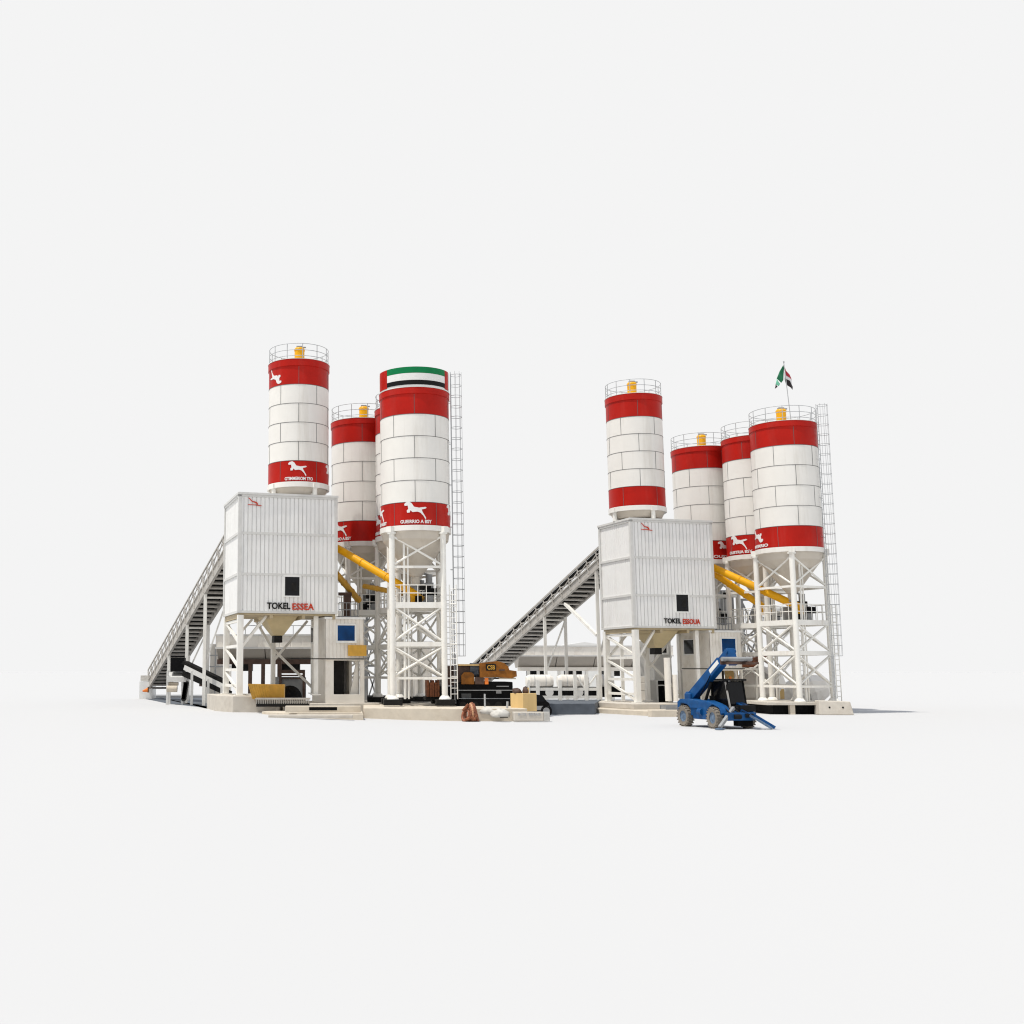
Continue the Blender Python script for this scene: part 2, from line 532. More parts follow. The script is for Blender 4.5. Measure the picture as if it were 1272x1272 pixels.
def big_silo(label, px, py, Y, leg_ang, zb, emblems=(), words=None, seam_off=0.0, flag=False, ladder=False, zlev=None, filt=(0, 0), blocks=None, rail=True, dz=0.0):
    r = 2.05
    c = at(px, py, Y)
    t = thing('cement_silo', label, 'silo', (c.x, c.y, zb), 0, 'red and white cement silos')
    cang = math.atan2(-c.y, -c.x)
    zs = [z - zb + dz for z in ZS_BIG]
    shell_parts(t, r, zs, cang, seam_off)
    if rail:
        guard_rail(t, r - .02, zs[0] + .02)
        dust_filter(t, filt[0], filt[1], zs[0] + .05)
    zr = zs[8]
    # hopper cone with faceted upper skirt, spout
    zsp = zat(728, 66) - zb + dz
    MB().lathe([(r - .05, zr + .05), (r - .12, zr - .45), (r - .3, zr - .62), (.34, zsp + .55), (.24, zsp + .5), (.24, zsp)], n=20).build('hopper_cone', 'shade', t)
    sp = MB().lathe([(.30, zsp + .06), (.30, zsp - .04), (.2, zsp - .04), (.2, zsp - .35)], n=16, cap1=True).build('outlet_valve', 'grey', t)
    MB().box((.38, -.12, zsp - .1), (.34, .26, .26)).tube((.5, -.12, zsp - .1), (.86, -.12, zsp - .1), .12, 12).build('valve_motor', 'dark', sp)
    # legs
    lr, rad = 0.17, r + .03
    P = [Vector((rad * math.cos(leg_ang + k * PI / 2), rad * math.sin(leg_ang + k * PI / 2), 0)) for k in range(4)]
    for p in P:
        L = MB().tube(p + Vector((0, 0, .04)), p + Vector((0, 0, zr - .02)), lr, 14)
        L.lathe([(.34, .0), (.34, .05), (.2, .22)], c=p, n=14)
        lg = L.build('leg', 'steel', t)
        k = MB()
        q = p.normalized()
        k.box(p + Vector((0, 0, zr + .1)) + q * .06, (.42, .36, .34), math.atan2(p.y, p.x))
        k.lathe([(lr + .09, zr - .16), (lr + .09, zr - .06)], c=p, n=14, cap0=True, cap1=True)
        k.build('bracket', 'steel', lg)
        if blocks:
            MB().box(p + Vector((0, 0, -blocks / 2)), (1.05, 1.05, blocks), leg_ang + PI / 4).build('base_block', 'dark', t, bevel=.02)
    zh1, zpl, zh2, zh3 = zlev
    for i in range(4):
        a, b = P[i], P[(i + 1) % 4]
        for lo, hi in ((zh1 + .08, zr - .25), (zh2 + .1, zpl - .2), (zh3 + .06, zh2 - .1)):
            x = MB()
            x.tube(a + Vector((0, 0, lo)), b + Vector((0, 0, hi)), .065, 8)
            x.tube(b + Vector((0, 0, lo)), a + Vector((0, 0, hi)), .065, 8)
            x.build('cross_brace', 'steel', t)
        for zz, w, h in ((zh1, .12, .14), (zh2, .14, .26), (zh3, .1, .14)):
            MB().beam(a + Vector((0, 0, zz)), b + Vector((0, 0, zz)), w, h).build('tie_beam', 'steel', t)
    # working platform
    pl = MB()
    for i in range(4):
        a, b = P[i], P[(i + 1) % 4]
        pl.beam(a + Vector((0, 0, zpl - .17)), b + Vector((0, 0, zpl - .17)), .16, .33)
    pl.add([p * .97 + Vector((0, 0, zpl - .05)) for p in P] + [p * .97 + Vector((0, 0, zpl - .09)) for p in P], [(0, 1, 2, 3), (7, 6, 5, 4)])
    pl = pl.build('platform', 'steel', t)
    rl = MB()
    for i in range(4):
        a, b = P[i], P[(i + 1) % 4]
        for hh in (.98, .52):
            rl.tube(a + Vector((0, 0, zpl + hh)), b + Vector((0, 0, zpl + hh)), .028, 6)
        for k in range(1, 6):
            q = a.lerp(b, k / 6)
            rl.tube(q + Vector((0, 0, zpl)), q + Vector((0, 0, zpl + .98)), .024, 6)
    rl.build('platform_rail', 'steel', pl)
    # access ladder on the right-hand leg and two fill pipes up to the ring
    q = P[1]
    tang = (P[1] - P[0]).normalized()
    la = MB()
    for k in (.34, .72):
        la.tube(q + tang * k + Vector((0, 0, .02)), q + tang * k + Vector((0, 0, zpl + 1.0)), .032, 6)
    z = .3
    while z < zpl + .9:
        la.tube(q + tang * .34 + Vector((0, 0, z)), q + tang * .72 + Vector((0, 0, z)), .02, 5)
        z += .33
    for z in (zh3, zh2, zpl - .1):
        la.tube(q + Vector((0, 0, z)), q + tang * .72 + Vector((0, 0, z)), .04, 6)
    la.build('access_ladder', 'steel', t)
    for k, rr in ((.22, .07), (.30, .05)):
        p = P[0].lerp(P[1], k) * .94
        MB().tube(p + Vector((0, 0, .02)), p + Vector((0, 0, zr - .1)), rr, 8).build('fill_pipe', 'steel', t)
    # valve gear standing on the platform
    ge = MB()
    ge.bx(.55, 1.05, .2, .7, zpl - .05, zpl + 1.25).bx(-.35, .2, .5, .95, zpl - .05, zpl + .9).bx(.6, .95, -.75, -.35, zpl - .05, zpl + .55)
    ge.tube((.8, .45, zpl + 1.2), (.8, .45, zpl + 1.75), .2, 12).tube((.8, .45, zpl + 1.7), (.2, .3, zpl + 1.9), .07, 8)
    gb = ge.build('valve_cabinet', 'grey', t)
    MB().bx(.5, 1.15, -.78, -.5, zpl + .45, zpl + .85).bx(-.1, .28, -.9, -.55, zpl - .03, zpl + .4).build('drive_motor', 'black', gb)
    for (a, size, flip, turn, word) in emblems:
        em = emblem_round(r + .012, cang + a, (zs[6] + zs[7]) / 2 + .2, size, flip, turn).build('emblem', 'letter', t)
        if word:
            text_round(word, 1.85, .2, r + .018, cang + a + .02, zs[7] + .2).build('lettering', 'letter', t)
    if ladder:
        a = cang + R(ladder[0])
        caged_ladder(t, a, r, ladder[1] - zb, ladder[2] - zb, ladder[3] - zb)
    return t, c, cang, zs, P


zb1 = zat(869, 64.2)
zl1 = [zat(y, 64.2) - zb1 for y in (703.5, 747.5, 800, 842.5)]
SLAB1 = zb1 - .32
t1d, c1d, a1d, z1d, P1d = big_silo('large silo with a green, white, black and red flag panel round its top', 515.5, 600, 66.0, R(-135), zb1,
    emblems=[(0.0, 1.32, 1, 0, 'GUEIRRIO A BSY'), (R(80), 1.32, 1, 0, None), (R(-80), 1.32, 1, 0, 'GUEIRRIO A BSY')],
    ladder=(84, SLAB1 + .05, zat(815, 66, 570), zat(465, 66, 570)), zlev=zl1, blocks=.32, rail=False)
# the painted flag screen round its rim
r = 2.1
za, zbn = z1d[0] + .03, z1d[0] + 1.22
h3 = (zbn - za) / 3


def arc(z0, z1, d0, d1, m, name, parent, rr=r):
    # a curved sheet 4 cm thick between angles d0, d1 (degrees, positive to the right of the line of sight)
    a0, a1 = a1d + R(d0), a1d + R(d1)
    mb = MB().lathe([(rr, z0), (rr, z1), (rr - .04, z1), (rr - .04, z0), (rr, z0)], n=40, a0=a0, a1=a1)
    for a in (a0, a1):
        mb.add([(q * math.cos(a), q * math.sin(a), z) for q, z in ((rr, z0), (rr, z1), (rr - .04, z1), (rr - .04, z0))], [(0, 1, 2, 3)])
    return mb.build(name, m, parent)


fp = arc(za, zbn, -88, 88, 'white', 'flag_screen', t1d, r)
arc(zbn - h3 * .95, zbn - .01, -48, 58, 'green', 'green_stripe', fp, r + .03)
arc(za + h3 * .98, zbn - h3 * .98, -48, 58, 'white', 'white_stripe', fp, r + .03)
arc(za + .12, za + h3 * .95, -48, 58, 'blackletter', 'black_stripe', fp, r + .03)
arc(za + .06, zbn - .01, -73, -48.6, 'red', 'red_stripe', fp, r + .03)
arc(za + .06, zbn - .01, 58.6, 71, 'red', 'red_stripe', fp, r + .03)

t1b, *_ = big_silo('silo behind the yellow tube, between the narrow tower-top silo and the flag-screen silo', 450, 600, 74.0, R(-118), zb1,
                   emblems=[(R(-47), 1.32, 1, 0, 'GUEIRRIO A BSY'), (R(62), 1.32, 1, 0, 'GUEIRRIO A BSY')], zlev=zl1, filt=(.1, -.6), blocks=.32)
t1c, *_ = big_silo('silo almost wholly hidden behind the flag-screen silo, only a sliver showing', 507, 600, 70.3, R(-112), zb1,
                   emblems=[(R(-62), 1.32, 1, 0, 'GUEIRRIO A BSY')], zlev=zl1, filt=(.1, .3), blocks=.32)

YG2 = 70.5
DZ2 = -0.52
zb2 = zat(872, YG2)
zl2 = [zat(y, YG2) - zb2 for y in (728, 769.5, 811, 853)]
t2d, c2d, a2d, z2d, P2d = big_silo('large silo with a flagpole on its top and a caged ladder on its right', 976, 600, 72.4, R(-109), zb2,
    emblems=[(R(-64), 1.2, 1, PI, 'OUEIRRIO')], ladder=(75, gz(30) + .3, zat(815, 72, 1035), zat(507, 72, 1014)), zlev=zl2, dz=DZ2, seam_off=R(18), filt=(-.25, -.5))
t2c, *_ = big_silo('silo half hidden behind the flagpole silo, with a white animal emblem on its lower band', 937.5, 600, 76.8, R(-100), zb2,
                   emblems=[(R(-37), 1.32, 1, 0, 'OUSTRIA BSY')], zlev=zl2, dz=DZ2, filt=(.3, .4), seam_off=R(-20))
t2b, *_ = big_silo('silo right of the tower-top silo, its lower half behind the corrugated tower', 872, 600, 80.6, R(-104), zb2,
                   emblems=[(R(40), 1.1, 1, 0, 'OUSTRIA')], zlev=zl2, dz=DZ2, filt=(-.1, -.6), seam_off=R(12))


def top_silo(label, px, py, Y, zs, zroof, emblems, filt, seam_off=0.0):
    r = 1.86
    c = at(px, py, Y)
    t = thing('cement_silo', label, 'silo', (c.x, c.y, zroof), 0, 'red and white cement silos')
    cang = math.atan2(-c.y, -c.x)
    zs = [z - zroof for z in zs]
    shell_parts(t, r, zs, cang, seam_off)
    guard_rail(t, r - .02, zs[0] + .02)
    dust_filter(t, filt[0], filt[1], zs[0] + .05, 1.0)
    zr = zs[8]
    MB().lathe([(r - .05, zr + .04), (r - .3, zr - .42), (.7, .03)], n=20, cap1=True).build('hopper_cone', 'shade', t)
    for k in range(4):
        a = cang + R(-56) + k * PI / 2 + R(90 * 0)
        p = Vector(((r - .08) * math.cos(a), (r - .08) * math.sin(a), 0))
        L = MB().tube(p + Vector((0, 0, .005)), p + Vector((0, 0, zr + .1)), .15, 12)
        L.box(p + Vector((0, 0, zr + .12)), (.4, .42, .3), a).beam(p + Vector((0, 0, .06)), p * .62 + Vector((0, 0, .06)), .3, .1)
        L.build('leg', 'steel', t)
    for (a, zc, size, flip, turn, word) in emblems:
        zz = (zs[6] + zs[7]) / 2 + .16 if zc == 0 else (zs[1] + zs[2]) / 2
        emblem_round(r + .012, cang + a, zz, size, flip, turn).build('emblem', 'letter', t)
        if word:
            text_round(word, 1.75, .2, r + .018, cang + a + .05, zs[7] + .18).build('lettering', 'letter', t)
    return t


# ------------------------------------------------------------------ batching towers
TH = R(14.6)
WU, DV = 5.85, 5.3
UDIR = Vector((math.cos(TH), math.sin(TH), 0))
VDIR = Vector((-math.sin(TH), math.cos(TH), 0))


def to_local(p, O):
    d = Vector(p) - O
    return Vector((d.dot(UDIR), d.dot(VDIR), d.z))


def front_pt(px, py, O, v=0.0):
    return to_local(hit(px, py, O + VDIR * v, VDIR), O)


def left_pt(px, py, O, u=0.0):
    return to_local(hit(px, py, O + UDIR * u, UDIR), O)


def corrugated(mb, p0, p1, z0, z1, pitch=.25, depth=.06, flat=.74):
    """vertical corrugated sheet from p0 to p1; outward is to the right of travel"""
    p0, p1 = Vector(p0), Vector(p1)
    d = (p1 - p0)
    n = max(2, round(d.length / pitch))
    d.normalize()
    out = Vector((d.y, -d.x, 0))
    step = (p1 - p0).length / n
    pts = []
    for i in range(n):
        b = p0 + d * step * i
        jit = random.uniform(-.006, .006)
        pts += [b + out * depth, b + d * step * flat + out * (depth + jit), b + d * step * (flat + .07), b + d * step * .93]
    pts.append(p1 + out * depth)
    k = len(pts)
    mb.add([Vector((p.x, p.y, z0)) for p in pts] + [Vector((p.x, p.y, z1)) for p in pts], [(i, i + 1, k + i + 1, k + i) for i in range(k - 1)])
    return mb


def tower(label, O, DV, zbot, ztop, zfoot, tiers, win, sign, word1, word2, emb):
    t = thing('batching_tower', label, 'mixer tower', O, TH, 'corrugated batching towers')
    levels = [zbot] + tiers + [ztop]
    c = MB()
    for i, (a, b) in enumerate(zip(levels[:-1], levels[1:])):
        a2, b2 = a + (.06 if i else 0), b - .06
        corrugated(c, (0, 0, 0), (WU, 0, 0), a2, b2)
        corrugated(c, (0, DV, 0), (0, 0, 0), a2, b2, .27, .016)
        corrugated(c, (WU, 0, 0), (WU, DV, 0), a2, b2)
        corrugated(c, (WU, DV, 0), (0, DV, 0), a2, b2)
    c.build('cladding', 'clad', t)
    tr = MB()
    e = .085
    for zz, h in [(z, .15) for z in tiers] + [(zbot + .06, .14)]:
        tr.bx(-e, WU + e, -e, -.0, zz - h / 2, zz + h / 2).bx(-e, -.0, .003, DV + e, zz - h / 2, zz + h / 2).bx(WU, WU + e, .003, DV + e, zz - h / 2, zz + h / 2)
    for (x, y) in ((0, 0), (WU, 0), (0, DV), (WU, DV)):
        tr.bx(x - .1, x + .1, y - .1, y + .1, zbot - .01, ztop - .02)
    tr.build('edge_trim', 'trim', t)
    MB().bx(-.14, WU + .14, -.14, DV + .14, ztop - .03, ztop + .1).bx(-.1, WU + .1, -.1, DV + .1, ztop - .16, ztop - .032).build('roof', 'trim', t)
    fl = MB().bx(.02, WU - .02, .02, DV - .02, zbot - .12, zbot - .02)
    for x in (.1, WU / 3, 2 * WU / 3, WU - .1):
        fl.bx(x - .09, x + .09, .03, DV - .03, zbot - .32, zbot - .121)
    fl.build('floor', 'floorpan', t)
    # window with frame, pane set back
    a, b = front_pt(win[0], win[3], O), front_pt(win[1], win[2], O)
    wx0, wx1, wz0, wz1 = a.x, b.x, a.z, b.z
    f = MB()
    q = .09
    f.bx(wx0 - q, wx1 + q, -.13, -.02, wz0 - q, wz0).bx(wx0 - q, wx1 + q, -.13, -.02, wz1, wz1 + q)
    f.bx(wx0 - q, wx0, -.128, -.02, wz0, wz1).bx(wx1, wx1 + q, -.128, -.02, wz0, wz1)
    wf = f.build('window', 'white', t)
    MB().bx(wx0, wx1, -.10, -.03, wz0, wz1).build('pane', 'glass', wf)
    MB().bx(wx0 + (wx1 - wx0) * .45, wx0 + (wx1 - wx0) * .80, -.106, -.1002, wz0 + (wz1 - wz0) * .25, wz0 + (wz1 - wz0) * .7).build('blind', 'dark', wf)
    # sign
    s0, s1, s2, sy0, sy1 = sign
    za, zb_ = front_pt(s0, sy1, O).z, front_pt(s0, sy0, O).z
    x0, x1, x2 = front_pt(s0, sy0, O).x, front_pt(s1, sy0, O).x, front_pt(s2, sy0, O).x
    zc, hh = (za + zb_) / 2, (zb_ - za)
    text_flat(word1, x1 - x0 - .08, hh, ((x0 + x1) / 2 - .02, -.105, zc), (1, 0, 0), (0, 0, 1), .026).build('lettering', 'blackletter', t)
    text_flat(word2, x2 - x1 - .06, hh, ((x1 + x2) / 2 + .03, -.105, zc - .03), (1, 0, 0), (0, 0, 1), .02).build('lettering', 'redletter', t)
    ec = front_pt(*emb, O)
    emblem_flat(MB(), (ec.x, -.105, ec.z), (1, 0, 0), (0, 0, 1), .85).build('emblem', 'redletter', t)
    # legs
    lx = [(.12, .12), (.12, DV - .15), (3.1, DV - .15), (WU - 1.1, .5), (WU - .15, DV - .15)]
    for i, (x, y) in enumerate(lx):
        w = .34 if i < 2 else .26
        L = MB().box((x, y, (zfoot + zbot - .13) / 2), (w, w, zbot - .13 - zfoot))
        L.box((x, y, zfoot + .02), (w + .25, w + .25, .06))
        L.build('leg', 'steel', t)
    A, B = Vector((.12, .12, 0)), Vector((.12, DV - .15, 0))
    H = zbot - .3 - zfoot
    for f0, f1 in ((.02, .30), (.34, .62), (.66, .97)):
        MB().beam(A + Vector((0, 0, zfoot + H * f0)), B + Vector((0, 0, zfoot + H * f1)), .14, .14).build('brace', 'steel', t)
    for ff in (.12, .33, .64, .97):
        MB().beam(A + Vector((0, 0, zfoot + H * ff)), B + Vector((0, 0, zfoot + H * ff)), .14, .17).build('tie_beam', 'steel', t)
    for p, q in (((.12, .12, zfoot + H * .60), (1.75, .6, zbot - .14)), ((.12, DV - .15, zfoot + H * .62), (1.7, DV - .4, zbot - .14)),
                 ((3.1, DV - .15, zfoot + H * .6), (1.9, DV - .25, zbot - .14)), ((3.1, DV - .15, zfoot + H * .62), (WU - .2, DV - .2, zfoot + H * .08)),
                 ((3.1, DV - .15, zfoot + H * .45), (5.3, DV - .2, zbot - .2))):
        MB().beam(p, q, .15, .15).build('brace', 'steel', t)
    # hopper
    hx0, hx1, hy0, hy1 = 1.75, 3.75, .9, 3.6
    zh0, zh1 = zbot - 1.25, zbot - .125
    vs = [(hx0, hy0, zh1), (hx1, hy0, zh1), (hx1, hy1, zh1), (hx0, hy1, zh1), (2.45, 1.8, zh0), (3.05, 1.8, zh0), (3.05, 2.6, zh0), (2.45, 2.6, zh0)]
    hp = MB().add(vs, [(0, 1, 5, 4), (1, 2, 6, 5), (2, 3, 7, 6), (3, 0, 4, 7), (4, 5, 6, 7)]).build('discharge_hopper', 'hopper', t)
    MB().bx(2.5, 3.0, 1.85, 2.55, zh0 - .42, zh0 - .01).build('spout', 'dark', hp)
    return t


O1 = Vector((at(296.5, 760, 66).x, 66, 0))
ZB1, ZT1 = zat(761, 66), zat(613.5, 66)
ZF1 = zat(864, 66)
tower('corrugated white tower beside the flag-screen silo, black and red lettering under its window', O1, 5.3, ZB1, ZT1, ZF1, [zat(712.7, 66), zat(661.8, 66)],
      (353.4, 371.6, 717, 740), (331, 361.5, 389.5, 748.3, 756.6), 'TOKEL', 'ESSEA', (316.5, 623.5))
O2 = Vector((at(788, 779, 73).x, 73, 0))
ZB2, ZT2 = zat(779.5, 73), zat(645, 73)
ZF2 = zat(873, 73)
tower('corrugated white tower behind the blue telehandler, blurred black and red lettering at its foot', O2, 4.2, ZB2, ZT2, ZF2, [zat(739, 73), zat(692, 73)],
      (839.5, 853.5, 739, 759.5), (823.5, 846, 868.5, 768, 774.5), 'TOKEL', 'ESSOUA', (802.5, 654.5))

top_silo('narrow silo standing on the tower beside the flag-screen silo, emblems on both red bands', 371, 520, O1.y + 2.55, ZS_TOP, ZT1 + .1,
         [(R(-2), 0, 1.15, 1, 0, 'GTIMMERIOM TFO'), (R(-50), 1, 1.15, 1, PI * .95, None), (R(80), 0, 1.15, 1, 0, None)], (.05, -.5))
ZS_TOP2 = [z - (ZS_TOP[8] - (ZT2 + .72)) for z in ZS_TOP]
top_silo('narrow silo standing on the tower behind the telehandler, red bands without any emblem', 789, 560, O2.y + 2.45, ZS_TOP2, ZT2 + .1, [], (-.2, -.5), R(8))


# ------------------------------------------------------------------ cabins beside the towers
def cabin(label, O, u0, u1, zfloor, zmid, ztop, win, opening, panel, side_win, bold):
    t = thing('control_cabin', label, 'cabin', O, TH, 'control cabins beside the towers')
    v0, v1 = .15, 3.6
    c = MB()
    corrugated(c, (u0, v0, 0), (u1, v0, 0), zmid, ztop, .24, .035)
    corrugated(c, (u1, v0, 0), (u1, v1, 0), zmid, ztop, .24, .035)
    corrugated(c, (u0, v1, 0), (u0, v0, 0), zmid, ztop, .9, .006)
    corrugated(c, (u1, v1, 0), (u0, v1, 0), zmid, ztop, .24, .035)
    c.build('cladding', 'cream', t)
    MB().bx(u0 - .08, u1 + .12, v0 - .1, v1 + .1, ztop, ztop + .13).build('roof', 'clad', t)
    MB().bx(u0 - .05, u1 + .1, v0 - .09, v1 + .05, zmid - .13, zmid - .002).build('floor', 'cream', t)
    # lower wall with a real opening
    a, b = front_pt(opening[0], opening[3], O, v0), front_pt(opening[1], opening[2], O, v0)
    x0, x1, z0, z1 = a.x, b.x, max(a.z, zfloor + .05), b.z
    w = MB()
    T = .18
    ztp = zmid - .132
    w.bx(u0, x0, v0, v0 + T, zfloor, ztp).bx(x1, u1 + .05, v0, v0 + T, zfloor, ztp)
    w.bx(x0, x1, v0 + .002, v0 + T, z1, ztp).bx(x0, x1, v0 + .002, v0 + T, zfloor, z0)
    w.bx(u0, u0 + T, v0 + T, v1, zfloor, ztp)
    w.bx(u1 - T, u1, v1 - .8, v1, zfloor, ztp)
    w.build('lower_wall', 'cream', t)
    MB().bx(u0 + T, u1 - T, v1 - .2, v1 - .1, zfloor, ztp).build('rear_wall', 'grey', t)
    MB().bx(x0 + .28, x0 + (x1 - x0) * .55, v0 + 1.0, v0 + 1.12, zfloor, ztp - .01).build('inner_door', 'dark', t)
    MB().prism([(x1 - .02, z0), (x1 - .02, z1), (x1 - .26, z1), (x1 - .16, z1 - .25), (x1 - .3, (z0 + z1) / 2), (x1 - .52, z0)], (0, v0 + .5, 0), (1, 0, 0), (0, 0, 1), .12).build('buttress', 'cream', t)
    # blue window
    a, b = front_pt(win[0], win[3], O, v0), front_pt(win[1], win[2], O, v0)
    f = MB()
    q = .1
    y0, y1 = v0 - .09, v0 - .0
    f.bx(a.x - q, b.x + q, y0 - .03, y1, a.z - q * 1.3, a.z).bx(a.x - q, b.x + q, y0, y1, b.z, b.z + q)
    f.bx(a.x - q, a.x, y0 + .003, y1, a.z, b.z).bx(b.x, b.x + q, y0 + .003, y1, a.z, b.z)
    wf = f.build('window', 'white', t)
    MB().bx(a.x, b.x, v0 - .06, v0 - .035, a.z, b.z).build('pane', 'blueglass', wf)
    if panel:
        a, b = front_pt(panel[0], panel[3], O, v0), front_pt(panel[1], panel[2], O, v0)
        MB().bx(a.x, b.x, v0 - .17, v0 - .032, a.z + .01, b.z).build('notice_panel', 'ochre', t)
    a, b = left_pt(side_win[0], side_win[3], O, u0), left_pt(side_win[1], side_win[2], O, u0)
    ya, yb = sorted((a.y, b.y))
    za, zc = sorted((a.z, b.z))
    f = MB()
    f.bx(u0 - .06, u0 - .02, ya - .08, yb + .08, za - .08, za).bx(u0 - .06, u0 - .02, ya - .08, yb + .08, zc, zc + .08)
    f.bx(u0 - .058, u0 - .02, ya - .08, ya, za, zc).bx(u0 - .058, u0 - .02, yb, yb + .08, za, zc)
    sf = f.build('window', 'white', t)
    MB().bx(u0 - .045, u0 - .021, ya, yb, za, zc).build('pane', 'glass', sf)
    # railing on the roof
    rl = MB()
    ux0, ux1 = u0 + 1.0, u1 - .15
    for vv in (v0 + .7,):
        for hh in (.9, .48):
            rl.tube((ux0, vv, ztop + .13 + hh), (ux1, vv, ztop + .13 + hh), .03, 6)
        for i in range(6):
            x = ux0 + (ux1 - ux0) * i / 5
            rl.tube((x, vv, ztop + .13), (x, vv, ztop + .13 + .9), .026, 6)
    rl.bx(ux0, ux1, vv - .2, vv + 1.3, ztop + .131, ztop + .22)
    rl.build('roof_rail', 'grey', t)
    # thin black pipe along the storey line
    MB().tube((u0 - 2.2, v0 - .14, zmid - .06), (u1 + .1, v0 - .14, zmid - .06), .035, 6).build('pipe', 'dark', t)
    return t


zfl1 = zat(874, 66)
cabin('cream cabin with blue window and orange panel under the tower beside the flag-screen silo', O1, front_pt(404.5, 800, O1, .15).x, front_pt(451.5, 800, O1, .15).x,
      zfl1, zat(817, 67), zat(768.5, 67), (419, 440.3, 777, 796), (414.5, 447.5, 820.5, 862.5), (432, 454.3, 801.5, 815), (387.3, 396, 779, 798), 1)
cabin('cream cabin with dark blue window right behind the blue telehandler', O2, front_pt(881.5, 800, O2, .15).x, front_pt(920, 800, O2, .15).x,
      zat(876, 73), zat(829.5, 74), zat(785, 74), (896.5, 912.5, 793.5, 815), (898, 921, 833, 868), None, (851, 866.5, 794.5, 812.5), 0)

# ------------------------------------------------------------------ screw conveyors (yellow tubes)


def screw(label, p0, p1, r, m='yellow', endbox=True, group='yellow screw conveyors'):
    p0, p1 = Vector(p0), Vector(p1)
    t = thing('screw_conveyor', label, 'screw conveyor', p1, 0, group)
    MB().tube(p0, p1, r, 16).build('tube', m, t, True)
    d = (p1 - p0).normalized()
    for k in (.33, .66, .93):
        q = p0.lerp(p1, k)
        MB().tube(q - d * .03, q + d * .03, r + .03, 16).build('flange', m, t, True)
    if endbox:
        MB().tube(p1 - d * .04, p1 + Vector((0, 0, -.08)) + d * .3, r * 1.15, 12).box(p1 + d * .2 + Vector((0, 0, -.22)), (.5, .5, .55)).build('inlet_boot', m, t, True)
        MB().tube(p1 + d * .4, p1 + d * .85, r * .62, 12).build('motor', 'ochre', t, True)
    return t


screw('thick yellow tube running from the tower down to the flag-screen silo outlet', at(419, 681, 68.6), at(512, 735.5, 66.0), .23)
screw('tan shaded tube just under the thick yellow one, ending above the cabin roof', at(418, 713, 69), at(446, 746, 71), .2, 'ochre', False)
screw('short orange tube under the flag-screen silo platform rail', at(452, 728, 70.5), at(503, 738, 68.6), .16, 'ochre', False)
screw('upper of the two yellow tubes from the tower behind the telehandler to the flagpole silo', at(886, 705, 75.5), at(988, 752, 72.3), .25)
screw('lower of the two yellow tubes beside the tower behind the telehandler', at(886, 712, 76), at(947, 753, 76.5), .22)


# ------------------------------------------------------------------ belt conveyors
def belt_conveyor(label, lo, hi, side, width, gh, rail_h, supports, hand, postm):
    """lo, hi: lower edge of the near girder at both ends; side: unit vector across towards the far girder"""
    lo, hi, side = Vector(lo), Vector(hi), Vector(side).normalized()
    d = (hi - lo).normalized()
    up = side.cross(d).normalized()
    if up.z < 0:
        up = -up
    t = thing('belt_conveyor', label, 'conveyor', lo, 0, 'inclined belt conveyors')
    L = (hi - lo).length
    for k, nm in ((0, 'girder'), (1, 'girder')):
        o = side * width * k
        gm = MB()
        gm.beam(lo + o + up * gh / 2, hi + o + up * gh / 2, .1, gh, up)
        gm.beam(lo + o + up * .06 - side * .06 * (1 - 2 * k), hi + o + up * .06 - side * .06 * (1 - 2 * k), .13, .1, up)
        gm.beam(lo + o + up * (gh - .05) - side * .06 * (1 - 2 * k), hi + o + up * (gh - .05) - side * .06 * (1 - 2 * k), .13, .1, up)
        gm.build(nm, 'galv', t, True)
    MB().beam(lo + side * width / 2 + up * (gh + .02), hi + side * width / 2 + up * (gh + .02), width - .16, .06, up) \
        .beam(lo + side * width / 2 + up * (gh * .45), hi + side * width / 2 + up * (gh * .45), width - .24, .05, up).build('belt', 'belt', t, True)
    n = int(L / .85)
    for i in range(n + 1):
        p = lo + d * (L * i / n) + up * .1
        MB().beam(p + side * .052, p + side * (width - .052), .27, .1, up).build('cross_tie', 'galv', t, True)
    n2 = int(L / 1.5)
    rm = MB()
    for k in (0, 1):
        o = side * (width * k - .09 * (1 - 2 * k))
        rm.beam(lo + o + up * (gh + rail_h), hi + o + up * (gh + rail_h), .09, .1 if hand else .14, up)
        if hand:
            rm.beam(lo + o + up * (gh + rail_h * .5), hi + o + up * (gh + rail_h * .5), .05, .05, up)
        for i in range(n2 + 1):
            p = lo + d * (L * i / n2) + o
            rm.beam(p + up * (gh * .3), p + up * (gh + rail_h), .09, .07, up)
            if not hand and i < n2 and k == 0:
                p2 = lo + d * (L * (i + 1) / n2) + o
                rm.beam(p + up * (gh + .05), p2 + up * (gh + rail_h * .5), .05, .07, up)
                rm.beam(p + up * (gh + rail_h * .5), p2 + up * (gh + .05), .05, .07, up)
            if hand and i < n2:
                p2 = lo + d * (L * (i + 1) / n2) + o
                rm.beam(p + up * gh, p2 + up * (gh + rail_h * .9), .04, .04, up)
    rm.build('side_rail', 'galv', t, True)
    if not hand:
        MB().beam(lo - side * -.02 + up * (gh + rail_h * .62), hi - side * -.02 + up * (gh + rail_h * .62), .04, rail_h * .6, up).build('skirt_board', 'belt', t, True)
    for (s, zf) in supports:
        q = lo + d * s
        for k in (0, 1):
            a = q + side * (width * k)
            MB().beam((a.x, a.y, zf), (a.x, a.y, a.z + .05), .22, .22).build('leg', postm, t, True)
        a, b = q, q + side * width
        zm, zt = zf + (q.z - zf) * .35, q.z - .2
        MB().beam((a.x, a.y, zm), (b.x, b.y, zt), .1, .1).beam((a.x, a.y, zt), (b.x, b.y, zt), .12, .12).build('brace', postm, t, True)
    return t, lo, hi, d, up


